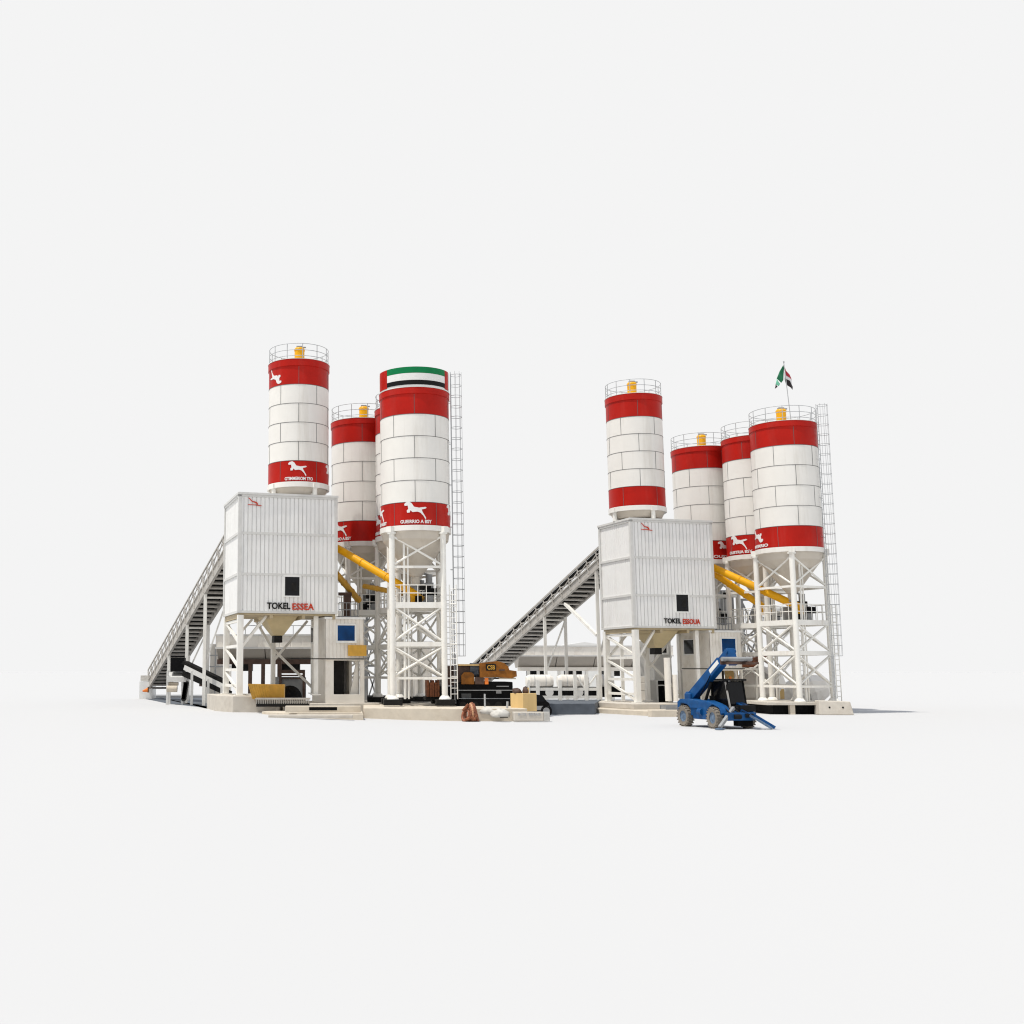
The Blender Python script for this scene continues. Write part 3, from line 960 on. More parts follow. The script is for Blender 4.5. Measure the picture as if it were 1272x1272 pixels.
lo1 = at(185.5, 856, 97)
hi1 = at(282, 694, 72.2)
hi1 = hi1 + (hi1 - lo1).normalized() * 2.6
belt_conveyor('steep conveyor at the left end, rising to the tower beside the flag-screen silo', lo1, hi1, UDIR, 1.55, .85, .85,
              [(8.6, 0.0), (15.5, 0.0), (21.5, 0.0)], True, 'steel')
# second: same kind, further right
h2 = at(745, 706, 79.0)
d2 = (VDIR * 1.0 + Vector((0, 0, -math.tan(R(18.0)))))
lo2 = h2 + d2 * 28.0
h2 = h2 - d2 * 1.5
belt_conveyor('long conveyor behind the orange and black machine, rising to the tower behind the telehandler', lo2, h2, UDIR, 1.75, .68, .68,
              [(19.7, -.1), (28.9, -.1)], False, 'steel')

# conveyor 2 raking strut
MBs = thing('raking_strut', 'slanting white strut from the long conveyor underside to its tall post', 'strut', at(741.5, 789, 79.6))
MB().beam(at(702, 750, 84.5), at(741.5, 789, 79.6), .2, .2).build('strut', 'steel', MBs, True)


# ------------------------------------------------------------------ slabs, plinths, kerbs
def G(px, py):
    """point on the ground under a pixel"""
    Y = CAMH * F / (py - HOR)
    for _ in range(4):
        x = at(px, py, Y).x
        Y = (CAMH - gz(x)) * F / (py - HOR)
    p = at(px, py, Y)
    return Vector((p.x, p.y, gz(p.x)))


def slab(name, label, cat, poly, z1, m, z0=-.5, group=None, bevel=.03):
    mb = MB()
    n = len(poly)
    a = [Vector((p[0], p[1], z0)) for p in poly]
    b = [Vector((p[0], p[1], z1)) for p in poly]
    mb.add(a + b, [(i, (i + 1) % n, n + (i + 1) % n, n + i) for i in range(n)] + [tuple(range(n - 1, -1, -1)), tuple(range(n, 2 * n))])
    o = mb.build(name, m, bevel=bevel)
    return tag(o, label, cat, group)


def L1(u, v, z=0):
    return O1 + UDIR * u + VDIR * v + Vector((0, 0, z))


def L2(u, v, z=0):
    return O2 + UDIR * u + VDIR * v + Vector((0, 0, z))


# tower plinth (bevelled left end) and the floor it shares with the cabin
slab('tower_plinth', 'pale concrete plinth with slanted left end under the left tower legs', 'plinth',
     [L1(-1.1, 1.2), L1(-.45, -1.0), L1(2.0, -1.35), L1(2.6, .2), L1(2.6, 6.2), L1(-.9, 6.2)], ZF1 - .005, 'conc')
slab('cabin_slab', 'low concrete slab under the cabin with the orange panel', 'slab',
     [L1(2.62, -.6), L1(8.4, -.6), L1(8.4, 5.6), L1(2.62, 5.6)], zfl1 - .004, 'conc')
# silo slab: long low platform in front of and under the flag-screen silo
zsl = SLAB1
YS = 61.5
slab('silo_slab', 'long beige concrete slab under the flag-screen silo legs', 'slab',
     [(at(452, 880, YS).x, YS), (at(590, 880, YS).x, YS - 1.2), (at(650, 880, YS).x, YS - 1.3), (at(652, 880, YS).x, 68.4), (at(560, 880, 77).x, 77.2), (at(452, 880, 77).x, 77.2), (at(452, 870, YS).x, 63)], zsl - .06, 'conc2')
slab('front_slab', 'low beige concrete apron before the cabin with the orange panel', 'slab',
     [(at(322, 885, 60.5).x, 62.6), (at(372, 888, 60.5).x, 59.4), (at(451, 888, 60).x, 59.0), (at(451, 888, 60).x, 64.2), (at(330, 880, 63).x, 63.6)], .12, 'conc2')
bt = thing('concrete_beam', 'long beige concrete beam with a black slot, lying before the cabin', 'concrete beam', at(402, 884, 59.8))
MB().bx(-2.0, 1.95, -.25, .35, -.03, .3).build('beam', 'conc2', bt, bevel=.03)
MB().bx(-.75, .7, -.262, -.2, .08, .24).build('slot', 'black', bt)
tag(MB().bx(-2.4, 1.9, -.25, .25, 0, .16).build('kerb_stone', 'conc', bevel=.03), 'thin pale kerb along the front of the beige apron', 'kerb')
bpy.data.objects['kerb_stone'].location = (at(392, 886, 58.4).x, 58.4, -.06)
bpy.data.objects['kerb_stone'].rotation_euler = (0, 0, R(-1.5))

slab('tower_plinth', 'lower beige concrete plinth under the tower behind the telehandler', 'plinth',
     [L2(-2.9, -.4), L2(-2.2, -5.4), L2(.2, -5.9), L2(2.2, -5.6), L2(2.4, -1.2), L2(2.4, 6), L2(-2.6, 6)], -.02, 'conc2')
slab('tower_step', 'pale concrete step directly under the legs of the tower behind the telehandler', 'step',
     [L2(-1.6, -.3), L2(-1.5, -2.2), L2(2.2, -2.4), L2(2.3, -.6), L2(2.3, 5.9), L2(-1.5, 5.9)], ZF2 - .005, 'conc', z0=-.018)
slab('cabin_slab', 'low concrete floor under the cabin behind the telehandler', 'slab',
     [L2(2.45, -1.0), L2(8.6, -1.0), L2(8.6, 5.6), L2(2.45, 5.6)], zat(876, 73) - .004, 'conc')
tag(MB().box((0, 0, .2), (2.3, .5, .42), R(8)).build('kerb_stone', 'conc2', bevel=.04), 'beige kerb block by the rear wheel of the blue telehandler', 'kerb')
bpy.data.objects['kerb_stone.001'].location = (at(832, 886, 66).x, 66.3, -.32)
gr = thing('floor_grating', 'grey steel grating on the kerb behind the telehandler', 'grating', at(836, 881, 67.5) * 1.0)
gm = MB()
for i in range(12):
    gm.bx(-.55 + i * .1, -.52 + i * .1, -.6, .6, 0, .22)
gm.bx(-.6, .62, -.62, -.6, -.02, .24).bx(-.6, .62, .6, .62, -.02, .24)
gm.build('bars', 'grey', gr)

# slabs and a ground patch with painted shade in the gap between the two plants and at the left end
slab('yard_slab', 'concrete slab painted dark with shade between the beige crate and the beige plinth', 'slab',
     [(at(672, 880, 70).x, 69.2), (at(737, 880, 70).x, 69.6), (at(745, 880, 80).x, 79.5), (at(672, 880, 80).x, 79.5)], zat(874, 69.3), 'slate')  # dark tone paints the shade lying on this concrete step
pd = slab('painted_shadow', 'x', 'x', [G(181, 867.5), G(208, 873), G(240, 876.5), G(270, 879), L1(-1.0, 5.8), G(282, 864), G(190, 864.5)], .012, 'painted_shadow', z0=-.1, bevel=0)  # flat dark sheet painted as the shadow under the left conveyor
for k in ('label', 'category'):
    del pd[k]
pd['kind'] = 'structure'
kb = slab('yard_kerb', 'kerb painted shade grey at the foot of the steep left conveyor', 'kerb', [(at(183, 866, 101).x, 101), (at(276, 866, 100).x, 100), (at(276, 866, 104).x, 104), (at(183, 866, 104).x, 105)], .22, 'grey')  # the grey stands for concrete in shadow

# raised deck of the flagpole silo with the shadow under it painted as a black box
zdk = zb2 - .005
dk = thing('silo_deck', 'raised pale deck over a gap painted black for shade under the flagpole silo', 'deck', (c2d.x, c2d.y, gz(30)))
cx2, cy2 = c2d.x, c2d.y
MB().bx(cx2 - 3.0, cx2 + 2.05, cy2 - 2.8, cy2 + 12, zdk - .16, zdk).build('deck_plate', 'conc', dk, True)
for x in (-1.6, .6, 1.2):
    MB().bx(cx2 + x, cx2 + x + .3, cy2 - 2.72, cy2 - 2.4, gz(30), zdk - .162).build('deck_post', 'conc2', dk, True)
MB().bx(cx2 - 2.5, cx2 + 1.95, cy2 - 2.3, cy2 + 2.5, gz(30) - .02, zdk - .17).build('painted_gap_shade', 'black', dk, True)  # black box painting the shadow in the gap below the deck

# concrete block at the right end
cb = thing('concrete_block', 'pale concrete block with two lifting holes at the far right', 'concrete block', G(1041, 887) + Vector((0, .6, 0)), R(-8))
vs = [(-.98, -.55, 0), (1.02, -.55, 0), (1.02, .6, 0), (-.98, .6, 0), (-.92, -.42, .86), (.88, -.42, .80), (.88, .5, .80), (-.92, .5, .86)]
MB().add(vs, [(3, 2, 1, 0), (4, 5, 6, 7), (0, 1, 5, 4), (1, 2, 6, 5), (2, 3, 7, 6), (3, 0, 4, 7)]).build('block', 'conc', cb, bevel=.05)
for x in (-.35, .42):
    MB().tube((x, -.50, .45), (x, -.44, .45), .055, 12).build('lifting_hole', 'dark', cb)


# ------------------------------------------------------------------ aggregate bins behind
def bins(label, x0, x1, Y, zt, zm, zl, zg, nd, posts, postm, rail=True):
    t = thing('aggregate_bin', label, 'aggregate bin', ((x0 + x1) / 2, Y, zg), 0, 'long aggregate bins behind the towers')
    c = MB()
    corrugated(c, (x0, Y, 0), (x1, Y, 0), zm, zt, .75, .02, .86)
    corrugated(c, (x0, Y + 4, 0), (x0, Y, 0), zm, zt, .75, .02, .86)
    corrugated(c, (x1, Y, 0), (x1, Y + 4, 0), zm, zt, .75, .02, .86)
    c.bx(x0, x1, Y + 3.9, Y + 4, zm, zt)
    c.build('bin_wall', 'cream', t, True)
    w = (x1 - x0) / nd
    for i in range(nd):
        a, b = x0 + w * i + .02, x0 + w * (i + 1) - .02
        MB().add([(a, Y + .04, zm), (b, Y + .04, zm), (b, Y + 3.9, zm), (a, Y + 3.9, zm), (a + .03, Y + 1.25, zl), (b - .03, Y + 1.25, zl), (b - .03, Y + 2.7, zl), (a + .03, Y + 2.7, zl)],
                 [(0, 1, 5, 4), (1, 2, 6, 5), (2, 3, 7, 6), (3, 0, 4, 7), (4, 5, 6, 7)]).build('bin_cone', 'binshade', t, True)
    MB().bx(x0 - .05, x1 + .05, Y - .09, Y + .02, zt, zt + .12).bx(x0 - .05, x1 + .05, Y - .1, Y + .0, zm - .14, zm).build('rim', 'trim', t, True)
    MB().bx(x0, x1, Y + .9, Y + 1.15, zl - .28, zl + .05).build('cross_beam', 'cream' if postm == 'steel' else 'brown', t, True)
    for x in posts:
        MB().bx(x - .13, x + .13, Y + .85, Y + 1.1, zg, zl - .281).build('post', postm, t, True)
    for i in range(nd):
        a = x0 + w * (i + .5)
        MB().bx(a - .7, a + .7, Y + 1.3, Y + 2.6, zl - .75, zl - .02).build('bin_gate', 'dark', t, True)
    if rail:
        rl = MB()
        rl.tube((x0 + 2, Y + .1, zt + .72), (x1 - .1, Y + .1, zt + .72), .03, 6)
        for i in range(int((x1 - x0 - 2) / 1.1)):
            rl.tube((x0 + 2 + i * 1.1, Y + .1, zt + .1), (x0 + 2 + i * 1.1, Y + .1, zt + .72), .025, 6)
        rl.build('guard_rail', 'rail', t, True)
    return t


def X(px, Y, py=820):
    return at(px, py, Y).x


bins('aggregate bin seen between the left tower legs, on brown posts', X(268, 78), X(389, 78), 78, zat(790, 78), zat(803.5, 78), zat(820, 79), 0,
     2, [X(q, 79) for q in (311, 327, 347)], 'brown')
bins('aggregate bin behind the long conveyor, on white posts', X(645, 103), X(836, 103), 103, zat(803.5, 103), zat(813.5, 103), zat(829.5, 104), -.2,
     4, [X(q, 104) for q in (656, 668, 694, 713, 728, 760, 800)], 'steel', False)
# low white rail frame in front of the vehicles
rf = thing('rail_frame', 'low white pipe frame standing on the shade-painted slab', 'railing', (X(695, 77), 77.5, zat(874, 69.3)))
for z in (zat(856, 77.5), zat(866, 77.5)):
    MB().bx(X(655, 77.5), X(742, 77.5), 77.4, 77.55, z - .1, z + .1).build('rail', 'steel', rf, True)
for q in (656, 667, 694.5, 713.5, 727, 741):
    MB().bx(X(q, 77.5) - (.11 if q in (667, 694.5, 713.5, 727) else .06), X(q, 77.5) + (.11 if q in (667, 694.5, 713.5, 727) else .06), 77.36, 77.58, zat(874, 69.3), zat(845 if q < 700 else 838, 77.5)).build('post', 'steel', rf, True)
MB().beam(at(715, 840, 77.5), at(726, 854, 77.5), .16, .1).beam(at(741, 838, 77.5), at(729, 855, 77.5), .16, .1).build('brace', 'steel', rf, True)

# distant pale shed roof
sh = thing('shed', 'pale low-gabled shed showing above the aggregate bin', 'shed', (X(722, 125), 125, -.2))
x0, x1, xm = X(690, 125), X(765, 125), X(726, 125)
MB().bx(x0 + .3, x1 - .3, 125, 133, -.2, zat(803, 125)).build('wall', 'white', sh, True)
MB().prism([(x0 - xm, zat(803, 125)), (x1 - xm, zat(803, 125)), (0, zat(797.5, 125))], (xm, 129, 0), (1, 0, 0), (0, 0, 1), 8.4).build('roof', 'white', sh, True)


# white tank trailers parked under the bins
def tank_trailer(label, p0, p1, Y, zg, arch):
    t = thing('tank_trailer', label, 'tank trailer', (X((p0 + p1) / 2, Y, 845), Y, zg), 0, 'white tank trailers under the long bin')
    x0, x1, zc = X(p0, Y, 845), X(p1, Y, 845), zat(846.5, Y)
    r = zat(838, Y) - zc
    mb = MB().lathe([(r * .0, x0), (r * .75, x0 + .05), (r, x0 + .3), (r, x1 - .3), (r * .75, x1 - .05), (0, x1)], n=28)
    rot = Matrix.Rotation(PI / 2, 3, 'Y')
    mb.v = [Vector((v.z, v.y + Y + r, v.x * -1 + zc)) for v in mb.v]
    mb.build('tank', 'cream', t, True)
    bd = MB()
    for f in (.3, .7):
        x = x0 + (x1 - x0) * f
        bd.lathe([(r + .015, x - .04), (r + .015, x + .04)], n=28)
    bd.v = [Vector((v.z, v.y + Y + r, v.x * -1 + zc)) for v in bd.v]
    bd.build('band', 'trim', t, True)
    MB().bx(x0 + .1, x1 + .5, Y + .1, Y + 1.2, zat(866, Y), zc - r + .1).build('chassis', 'black', t, True)  # black box added as painted shadow behind the rails, below the tank
    for a in arch:
        ax = X(a, Y, 850)
        w = MB().tube((ax, Y - .1, zat(860, Y)), (ax, Y + .25, zat(860, Y)), zat(848, Y) - zat(860, Y), 20).build('wheel', 'black', t, True)
        MB().tube((ax, Y - .12, zat(860, Y)), (ax, Y - .05, zat(860, Y)), .3, 14).build('rim', 'trim', w, True)
        R_ = zat(844, Y) - zat(860, Y)
        MB().lathe([(R_, -.2), (R_, .5), (R_ - .08, .5), (R_ - .08, -.2), (R_, -.2)], n=16, a0=0, a1=PI).build('mudguard', 'white', t, True)
        o = bpy.context.scene.objects[-1] if False else t.children[-1]
        for v in o.data.vertices:
            q = v.co + t.location
            v.co = Vector((q.x, q.z, q.y)) + Vector((ax, Y, zat(860, Y))) - t.location
    return t


tank_trailer('white tank trailer nearest the plywood crate, under the long bin', 654, 689, 84, -.15, [682])
tank_trailer('white tank trailer behind the middle white posts of the long bin', 693, 733, 85.5, -.15, [719])
tank_trailer('white tank trailer showing between the long bin posts and the telehandler tower legs', 744, 764, 86, -.15, [])

# ------------------------------------------------------------------ things around the left plant
# white container behind the flag-screen silo
wc = thing('site_container', 'pale site container standing behind the flag-screen silo legs', 'container', (X(515, 80), 80.0, -.1))
corr = MB()
corrugated(corr, (X(495, 80), 79, 0), (X(535, 80), 79, 0), .1, zat(799, 79), .95, .02, .88)
corr.bx(X(495, 80), X(535, 80), 79.05, 82, .08, zat(799, 79) - .02).build('body', 'cream', wc, True)
MB().bx(X(494, 80), X(536, 80), 78.94, 82.1, zat(799, 79), zat(799, 79) + .12).bx(X(495, 80), X(535, 80), 78.97, 82, -.12, .1).build('frame', 'trim', wc, True)

# tall pale tank panels between conveyor and tower
tk = thing('panel_tank', 'pale panelled tank between the steep conveyor posts and the left tower', 'tank', (X(270, 84), 84, 0))
MB().bx(X(261, 84), X(283, 84), 84, 87, .01, zat(800, 84)).build('body', 'cream', tk, True)
sm = MB()
for y in (814, 828):
    sm.bx(X(261, 84) - .02, X(283, 84) + .02, 83.97, 87.02, zat(y, 84) - .04, zat(y, 84) + .04)
sm.bx(X(267.5, 84) - .04, X(267.5, 84) + .04, 83.966, 84.1, .02, zat(801, 84))
sm.build('panel_seam', 'rail', tk, True)

# yellow skip
sk = thing('open_skip', 'ochre ribbed skip standing on the plinth edge below the tower hopper', 'skip', at(331, 868, 65.2))
w = 1.0
vs = [(-.62 - .15, -.5, 0), (1.02, -.5, 0), (1.02, .6, 0), (-.62, .6, 0), (-1.02, -.62, .84), (1.03, -.62, .80), (1.03, .7, .8), (-1.02, .7, .84)]
vi = [(x * .94, y * .9, z + .03 if z < .4 else z) for x, y, z in vs]
s = MB()
s.add(vs + vi, [(0, 1, 5, 4), (1, 2, 6, 5), (2, 3, 7, 6), (3, 0, 4, 7), (3, 2, 1, 0), (8, 12, 13, 9), (9, 13, 14, 10), (10, 14, 15, 11), (11, 15, 12, 8), (8, 9, 10, 11),
                (4, 5, 13, 12), (5, 6, 14, 13), (6, 7, 15, 14), (7, 4, 12, 15)])
s.build('tub', 'ochre', sk)
rb = MB()
for i in range(15):
    f = i / 14
    rb.beam((-.72 + 1.7 * f, -.515, .02), (-.98 + 1.98 * f, -.635, .80), .03, .04)
rb.build('ribs', 'ochre', sk)
# grey grated trolley in front
gt = thing('grated_pallet', 'grey grated steel pallet before the ochre skip', 'pallet', at(351, 875, 64.0) * 1.0)
gm = MB()
for i in range(30):
    gm.bx(-1.45 + i * .1, -1.41 + i * .1, -.4, .4, .05, .34)
gm.bx(-1.5, 1.55, -.43, -.38, .28, .36).bx(-1.5, 1.55, .38, .43, .28, .36)
gm.build('bars', 'galv', gt)
MB().bx(-1.45, 1.5, -.36, .36, -.12, .08).build('base', 'dark', gt)
# brown slatted gate with arch below the tower
sg = thing('loading_gate', 'brown slatted loading gate with a dark arch under the tower hopper', 'gate', (X(364, 74), 74, 0))
q = MB()
for y0, y1 in ((832, 836.5), (838, 840), (842, 843.6)):
    q.bx(X(348, 74), X(379, 74), 73.9, 74.0, zat(y1, 74), zat(y0, 74))
q.bx(X(347, 74), X(350, 74), 73.85, 74.1, .2, zat(821, 74)).bx(X(376, 74), X(379, 74), 73.85, 74.1, .2, zat(832, 74))
q.build('slats', 'brown', sg, True)
aw = X(368, 74) - X(352, 74)
ax0 = X(360.5, 74)
outer = [(-1.25, .2), (-1.25, 1.95), (1.0, 1.95), (1.0, .2), (.78, .2)] + [(.78 * math.cos(a), .55 + .85 * math.sin(a)) for a in [PI * i / 12 for i in range(13)]] + [(-.78, .2)]
MB().prism(outer, (ax0, 74.25, 0), (1, 0, 0), (0, 0, 1), .2).build('arch_wall', 'grey', sg, True)
MB().bx(ax0 - 1.2, ax0 + 1, 75.2, 75.3, .2, 1.9).build('back_panel', 'glass', sg, True)
# service gantry behind with pipes (left plant)
def gantry(label, px0, px1, Y, zg, ytop):
    t = thing('pipe_gantry', label, 'gantry', (X(px0, Y), Y, zg), 0, 'steel pipe gantries behind the towers')
    x0, x1 = X(px0, Y), X(px1, Y)
    zt = zat(ytop, Y)
    for x in (x0, x1):
        MB().bx(x - .12, x + .12, Y - .12, Y + .12, zg, zt).build('post', 'grey', t, True)
    n = 3
    for i in range(n):
        za, zb = zg + (zt - zg) * i / n, zg + (zt - zg) * (i + 1) / n
        MB().beam((x0, Y, za), (x1, Y, zb), .1, .1).beam((x1, Y, za), (x0, Y, zb), .1, .1).build('cross_brace', 'grey', t, True)
        MB().beam((x0, Y, zb), (x1, Y, zb), .14, .16).build('tie_beam', 'grey', t, True)
    return t


gantry('grey braced gantry right of the cabin with the orange panel', 455, 470, 78, .1, 733)
gantry('grey braced gantry between the telehandler boom and the flagpole silo', 924, 943, 82, -.2, 745)
def dust_unit(label, px0, px1, y0, y1, Y, ports):
    t = thing('dust_collector', label, 'dust collector', (X((px0 + px1) / 2, Y, 750), Y, zat(y1, Y)), 0, 'grey dust collectors')
    b = MB().bx(X(px0, Y, 750), X(px1, Y, 750), Y, Y + 1.4, zat(y1, Y), zat(y0, Y))
    b.build('housing', 'grey', t, True, bevel=.06)
    for (q, y, w, h) in ports:
        MB().bx(X(q - w / 2, Y, 750), X(q + w / 2, Y, 750), Y - .06, Y + .02, zat(y + h / 2, Y), zat(y - h / 2, Y)).build('port', 'black', t, True, bevel=.04)
    m = MB()
    for i in range(1, 5):
        x = X(px0 + (px1 - px0) * i / 5, Y, 750)
        m.bx(x - .03, x + .03, Y - .03, Y - .001, zat(y1, Y) + .05, zat(y0, Y) - .05)
    m.build('ribs', 'trim', t, True)
    for q in (px0 + 1, px1 - 1):
        MB().bx(X(q, Y, 750) - .08, X(q, Y, 750) + .08, Y + .5, Y + .66, 0.3, zat(y1, Y) - .002).build('leg', 'grey', t, True)
    return t


dust_unit('grey dust collector with two black ports above the gantry right of the cabin', 453, 468, 722, 764, 76.5, [(459, 726, 9, 4), (457, 751, 8, 8)])
dust_unit('grey dust collector between the telehandler tower and the braced gantry', 895, 912, 733, 783, 82.5, [(901, 740, 5, 8)])

# brown duct column over the cabin
dc = thing('duct_column', 'brown square duct standing on the roof of the cabin with the orange panel', 'duct', L1(7.2, 2.2, zat(768.5, 67) + .13))
MB().bx(-.25, .2, -.2, .2, -.0, 1.45).bx(-.6, .25, -.25, .25, 1.45, 1.62).build('duct', 'brown', dc)

# feed hopper machine at the foot of the steep conveyor
Yh = 80.0
fh = thing('feed_hopper', 'grey feed stand with a black box on top below the steep conveyor', 'feed hopper', (X(220, Yh), Yh, 0))
zx = lambda y: zat(y, Yh)
MB().bx(X(212, Yh), X(228.5, Yh), Yh, Yh + 1.0, zx(834.5), zx(817)).build('black_hood', 'black', fh, True)
MB().add([(X(208, Yh), Yh - .2, zx(841)), (X(234, Yh), Yh - .2, zx(841)), (X(234, Yh), Yh + 1.2, zx(834)), (X(208, Yh), Yh + 1.2, zx(834)),
          (X(208, Yh), Yh - .2, zx(847)), (X(232, Yh), Yh - .2, zx(847)), (X(232, Yh), Yh + 1.2, zx(847)), (X(208, Yh), Yh + 1.2, zx(847))],
         [(0, 1, 2, 3), (4, 7, 6, 5), (0, 4, 5, 1), (1, 5, 6, 2), (2, 6, 7, 3), (3, 7, 4, 0)]).build('table', 'trim', fh, True)
for q in (207.5, 226):
    for yy in (-.1, 1.0):
        MB().bx(X(q, Yh), X(q, Yh) + .14, Yh + yy, Yh + yy + .14, 0, zx(833) if q < 210 else zx(847)).build('leg', 'trim', fh, True)
MB().tube((X(208.5, Yh), Yh - .1, zx(855.5)), (X(221, Yh), Yh - .1, zx(855.5)), .23, 16).tube((X(210, Yh), Yh + .1, zx(849.5)), (X(222, Yh), Yh + .1, zx(849.5)), .12, 12).build('roller', 'conc2', fh, True)
dr = MB()
for k in range(9):
    dr.tube((X(229, Yh) + .02 * k, Yh - .15, zx(868 - k * 2.4)), (X(229, Yh) + .02 * k, Yh + .35, zx(868 - k * 2.4)), .17, 8)
dr.build('drive_chain', 'dark', fh, True)
# low conveyor from the hopper towards the tower
lc = thing('low_conveyor', 'low black belt with white side rail running from the feed stand to the left tower', 'conveyor', (X(231, 79.5), 79.5, 0))
a, b = at(229, 829, 79.5), at(284, 856, 77.5)
MB().beam(a, b, .08, .34).build('side_rail', 'trim', lc, True)
MB().beam(a + Vector((0, .35, .34)), b + Vector((0, .35, .34)), .62, .22).beam(a + Vector((0, .35, -.45)), b + Vector((0, .35, -.3)), .6, .3).build('belt', 'belt', lc, True)
for f in (.18, .55, .85):
    p = a.lerp(b, f)
    MB().bx(p.x - .09, p.x + .09, p.y - .08, p.y + .08, 0, p.z).build('leg', 'trim', lc, True)
MB().beam(at(248, 851, 79), at(263, 852, 78.4), .1, .16).build('tie', 'brown', lc, True)
# pale block and orange heap far left
pb = thing('concrete_block', 'pale two-course concrete block at the far left end', 'concrete block', (X(183, 97), 97.5, 0))
MB().bx(X(174, 97), X(190, 97), 97, 99, 0, zat(846.5, 97)).build('lower_course', 'white', pb, True)
MB().bx(X(175, 97), X(190, 97), 97.05, 99, zat(846, 97), zat(839, 97)).build('upper_course', 'sack', pb, True)
oc = thing('traffic_cone', 'toppled orange traffic cone at the far left before the pale block', 'traffic cone', (X(180, 94), 94.5, zat(860.5, 94)))
MB().tube((-.22, 0, .12), (.22, .05, .22), .06, 14, .20).build('cone', 'vivid', oc)
MB().box((.25, .05, .24), (.05, .48, .46)).build('base', 'orange', oc)

# ------------------------------------------------------------------ orange and black machine
Ym = 65.2
mz = lambda y: zat(y, Ym)
mx = lambda p: X(p, Ym, 850)
mc = thing('crusher_machine', 'orange and black tracked machine at the foot of the long conveyor', 'crawler machine', (mx(602), Ym + 1.5, zsl))
MB().bx(mx(568), mx(637), Ym, Ym + 3, mz(869), mz(847)).build('chassis', 'black', mc, True, bevel=.05)
MB().bx(mx(566), mx(637.5), Ym - .06, Ym + .02, mz(857.7), mz(857)).bx(mx(570), mx(633), Ym - .04, Ym + .01, mz(868), mz(867.4)).build('side_trim', 'rail', mc, True)
for yy in (Ym - .1, Ym + 2.4):
    a0, a1, zc, rr = mx(574), mx(632), (mz(884) + mz(868)) / 2, (mz(868) - mz(884)) / 2 - .02
    pts = [(a0 + rr * math.cos(a), zc + rr * math.sin(a)) for a in [PI / 2 + PI * i / 8 for i in range(9)]] + [(a1 + rr * math.cos(a), zc + rr * math.sin(a)) for a in [-PI / 2 + PI * i / 8 for i in range(9)]]
    tr = MB().prism(pts, (0, yy, 0), (1, 0, 0), (0, 0, 1), .55).build('track', 'black', mc, True, bevel=.03)
    for i in range(5):
        MB().tube((a0 + (a1 - a0) * i / 4, yy - .29, zc), (a0 + (a1 - a0) * i / 4, yy + .29, zc), rr * .62, 14).build('track_wheel', 'dark', tr, True)
# hood: curved engine cover
hood = [(0, 0), (0, .78), (.12, .82), (1.2, .93), (1.65, .83), (1.95, .62), (2.02, .42), (2.5, .36), (2.52, .06), (2.2, -.04), (1.0, .02)]
sc = (mx(642) - mx(596)) / 2.52
hz0 = mz(841.5)
hd = MB().prism([(x * sc, z) for x, z in hood], (mx(596), Ym + 1.2, hz0), (1, 0, 0), (0, 0, 1), 2.6).build('hood', 'orange', mc, True, bevel=.07)
MB().bx(mx(603.5), mx(616), Ym - .125, Ym - .1, hz0 + .38, hz0 + .76).build('badge', 'dark', hd, True)
text_flat('CSB', mx(614.5) - mx(605), .25, (mx(610), Ym - .14, hz0 + .57), (1, 0, 0), (0, 0, 1), .02).build('lettering', 'ochre', hd, True)
MB().bx(mx(620), mx(627), Ym - .125, Ym - .1, hz0 + .38, hz0 + .46).build('name_plate', 'brown', hd, True)
MB().bx(mx(596), mx(612), Ym - .12, Ym - .06, hz0 - .0, hz0 + .3).build('hood_step', 'orange', hd, True)
MB().bx(mx(620), mx(641), Ym - .02, Ym + 2.3, hz0 - .1, hz0 - .02).build('sill', 'conc2', mc, True)
MB().tube((mx(585), Ym + .5, mz(830)), (mx(598.5), Ym + .5, mz(831)), .3, 18).tube((mx(590), Ym + .5, mz(838)), (mx(597), Ym + .2, mz(835)), .16, 12).build('drum', 'slate', mc, True)
MB().prism([(0, 0), (.74, 0), (.74, .55), (.6, .68), (.15, .68), (0, .5)], (mx(573), Ym - .02, mz(850)), (1, 0, 0), (0, 0, 1), .12).build('side_door', 'orange', mc, True, bevel=.03)
MB().bx(mx(602), mx(606.5), Ym - .08, Ym - .005, mz(850), mz(842)).build('lamp_panel', 'vivid', mc, True)
MB().bx(mx(590), mx(601), Ym - .07, Ym - .006, mz(850), mz(841)).build('side_panel', 'brown', mc, True)
MB().bx(mx(569), mx(590), Ym + .35, Ym + 2.6, mz(848), mz(827)).build('engine_block', 'brown', mc, True, bevel=.05)
MB().bx(mx(570), mx(598), Ym + .1, Ym + 2.7, mz(827), mz(825)).build('top_cover', 'wood', mc, True)
rear = MB()
for i in range(5):
    rear.bx(mx(532 + i * 3.2), mx(534.6 + i * 3.2), Ym + .8, Ym + 2.4, mz(866), mz(845 + (i % 2) * 3))
rear.build('rear_frame', 'rust', mc, True)
MB().bx(mx(530), mx(569), Ym + 1.0, Ym + 2.7, mz(870), mz(866)).bx(mx(548), mx(568.5), Ym + 1.1, Ym + 2.6, mz(866), mz(853)).build('rear_chassis', 'dark', mc, True)
MB().bx(mx(556), mx(568), Ym + .9, Ym + 2.0, mz(852), mz(827)).build('rear_box', 'brown', mc, True)
lv = MB()
for i in range(5):
    lv.bx(mx(573), mx(585), Ym - .03, Ym - .001, mz(862.3 + i * 1.2), mz(861.9 + i * 1.2))
lv.bx(mx(616), mx(622.5), Ym - .03, Ym - .001, mz(861.5), mz(857.5)).bx(mx(616.5), mx(632), Ym - .032, Ym - .001, mz(853), mz(852))
lv.build('vent_louvres', 'grey', mc, True)

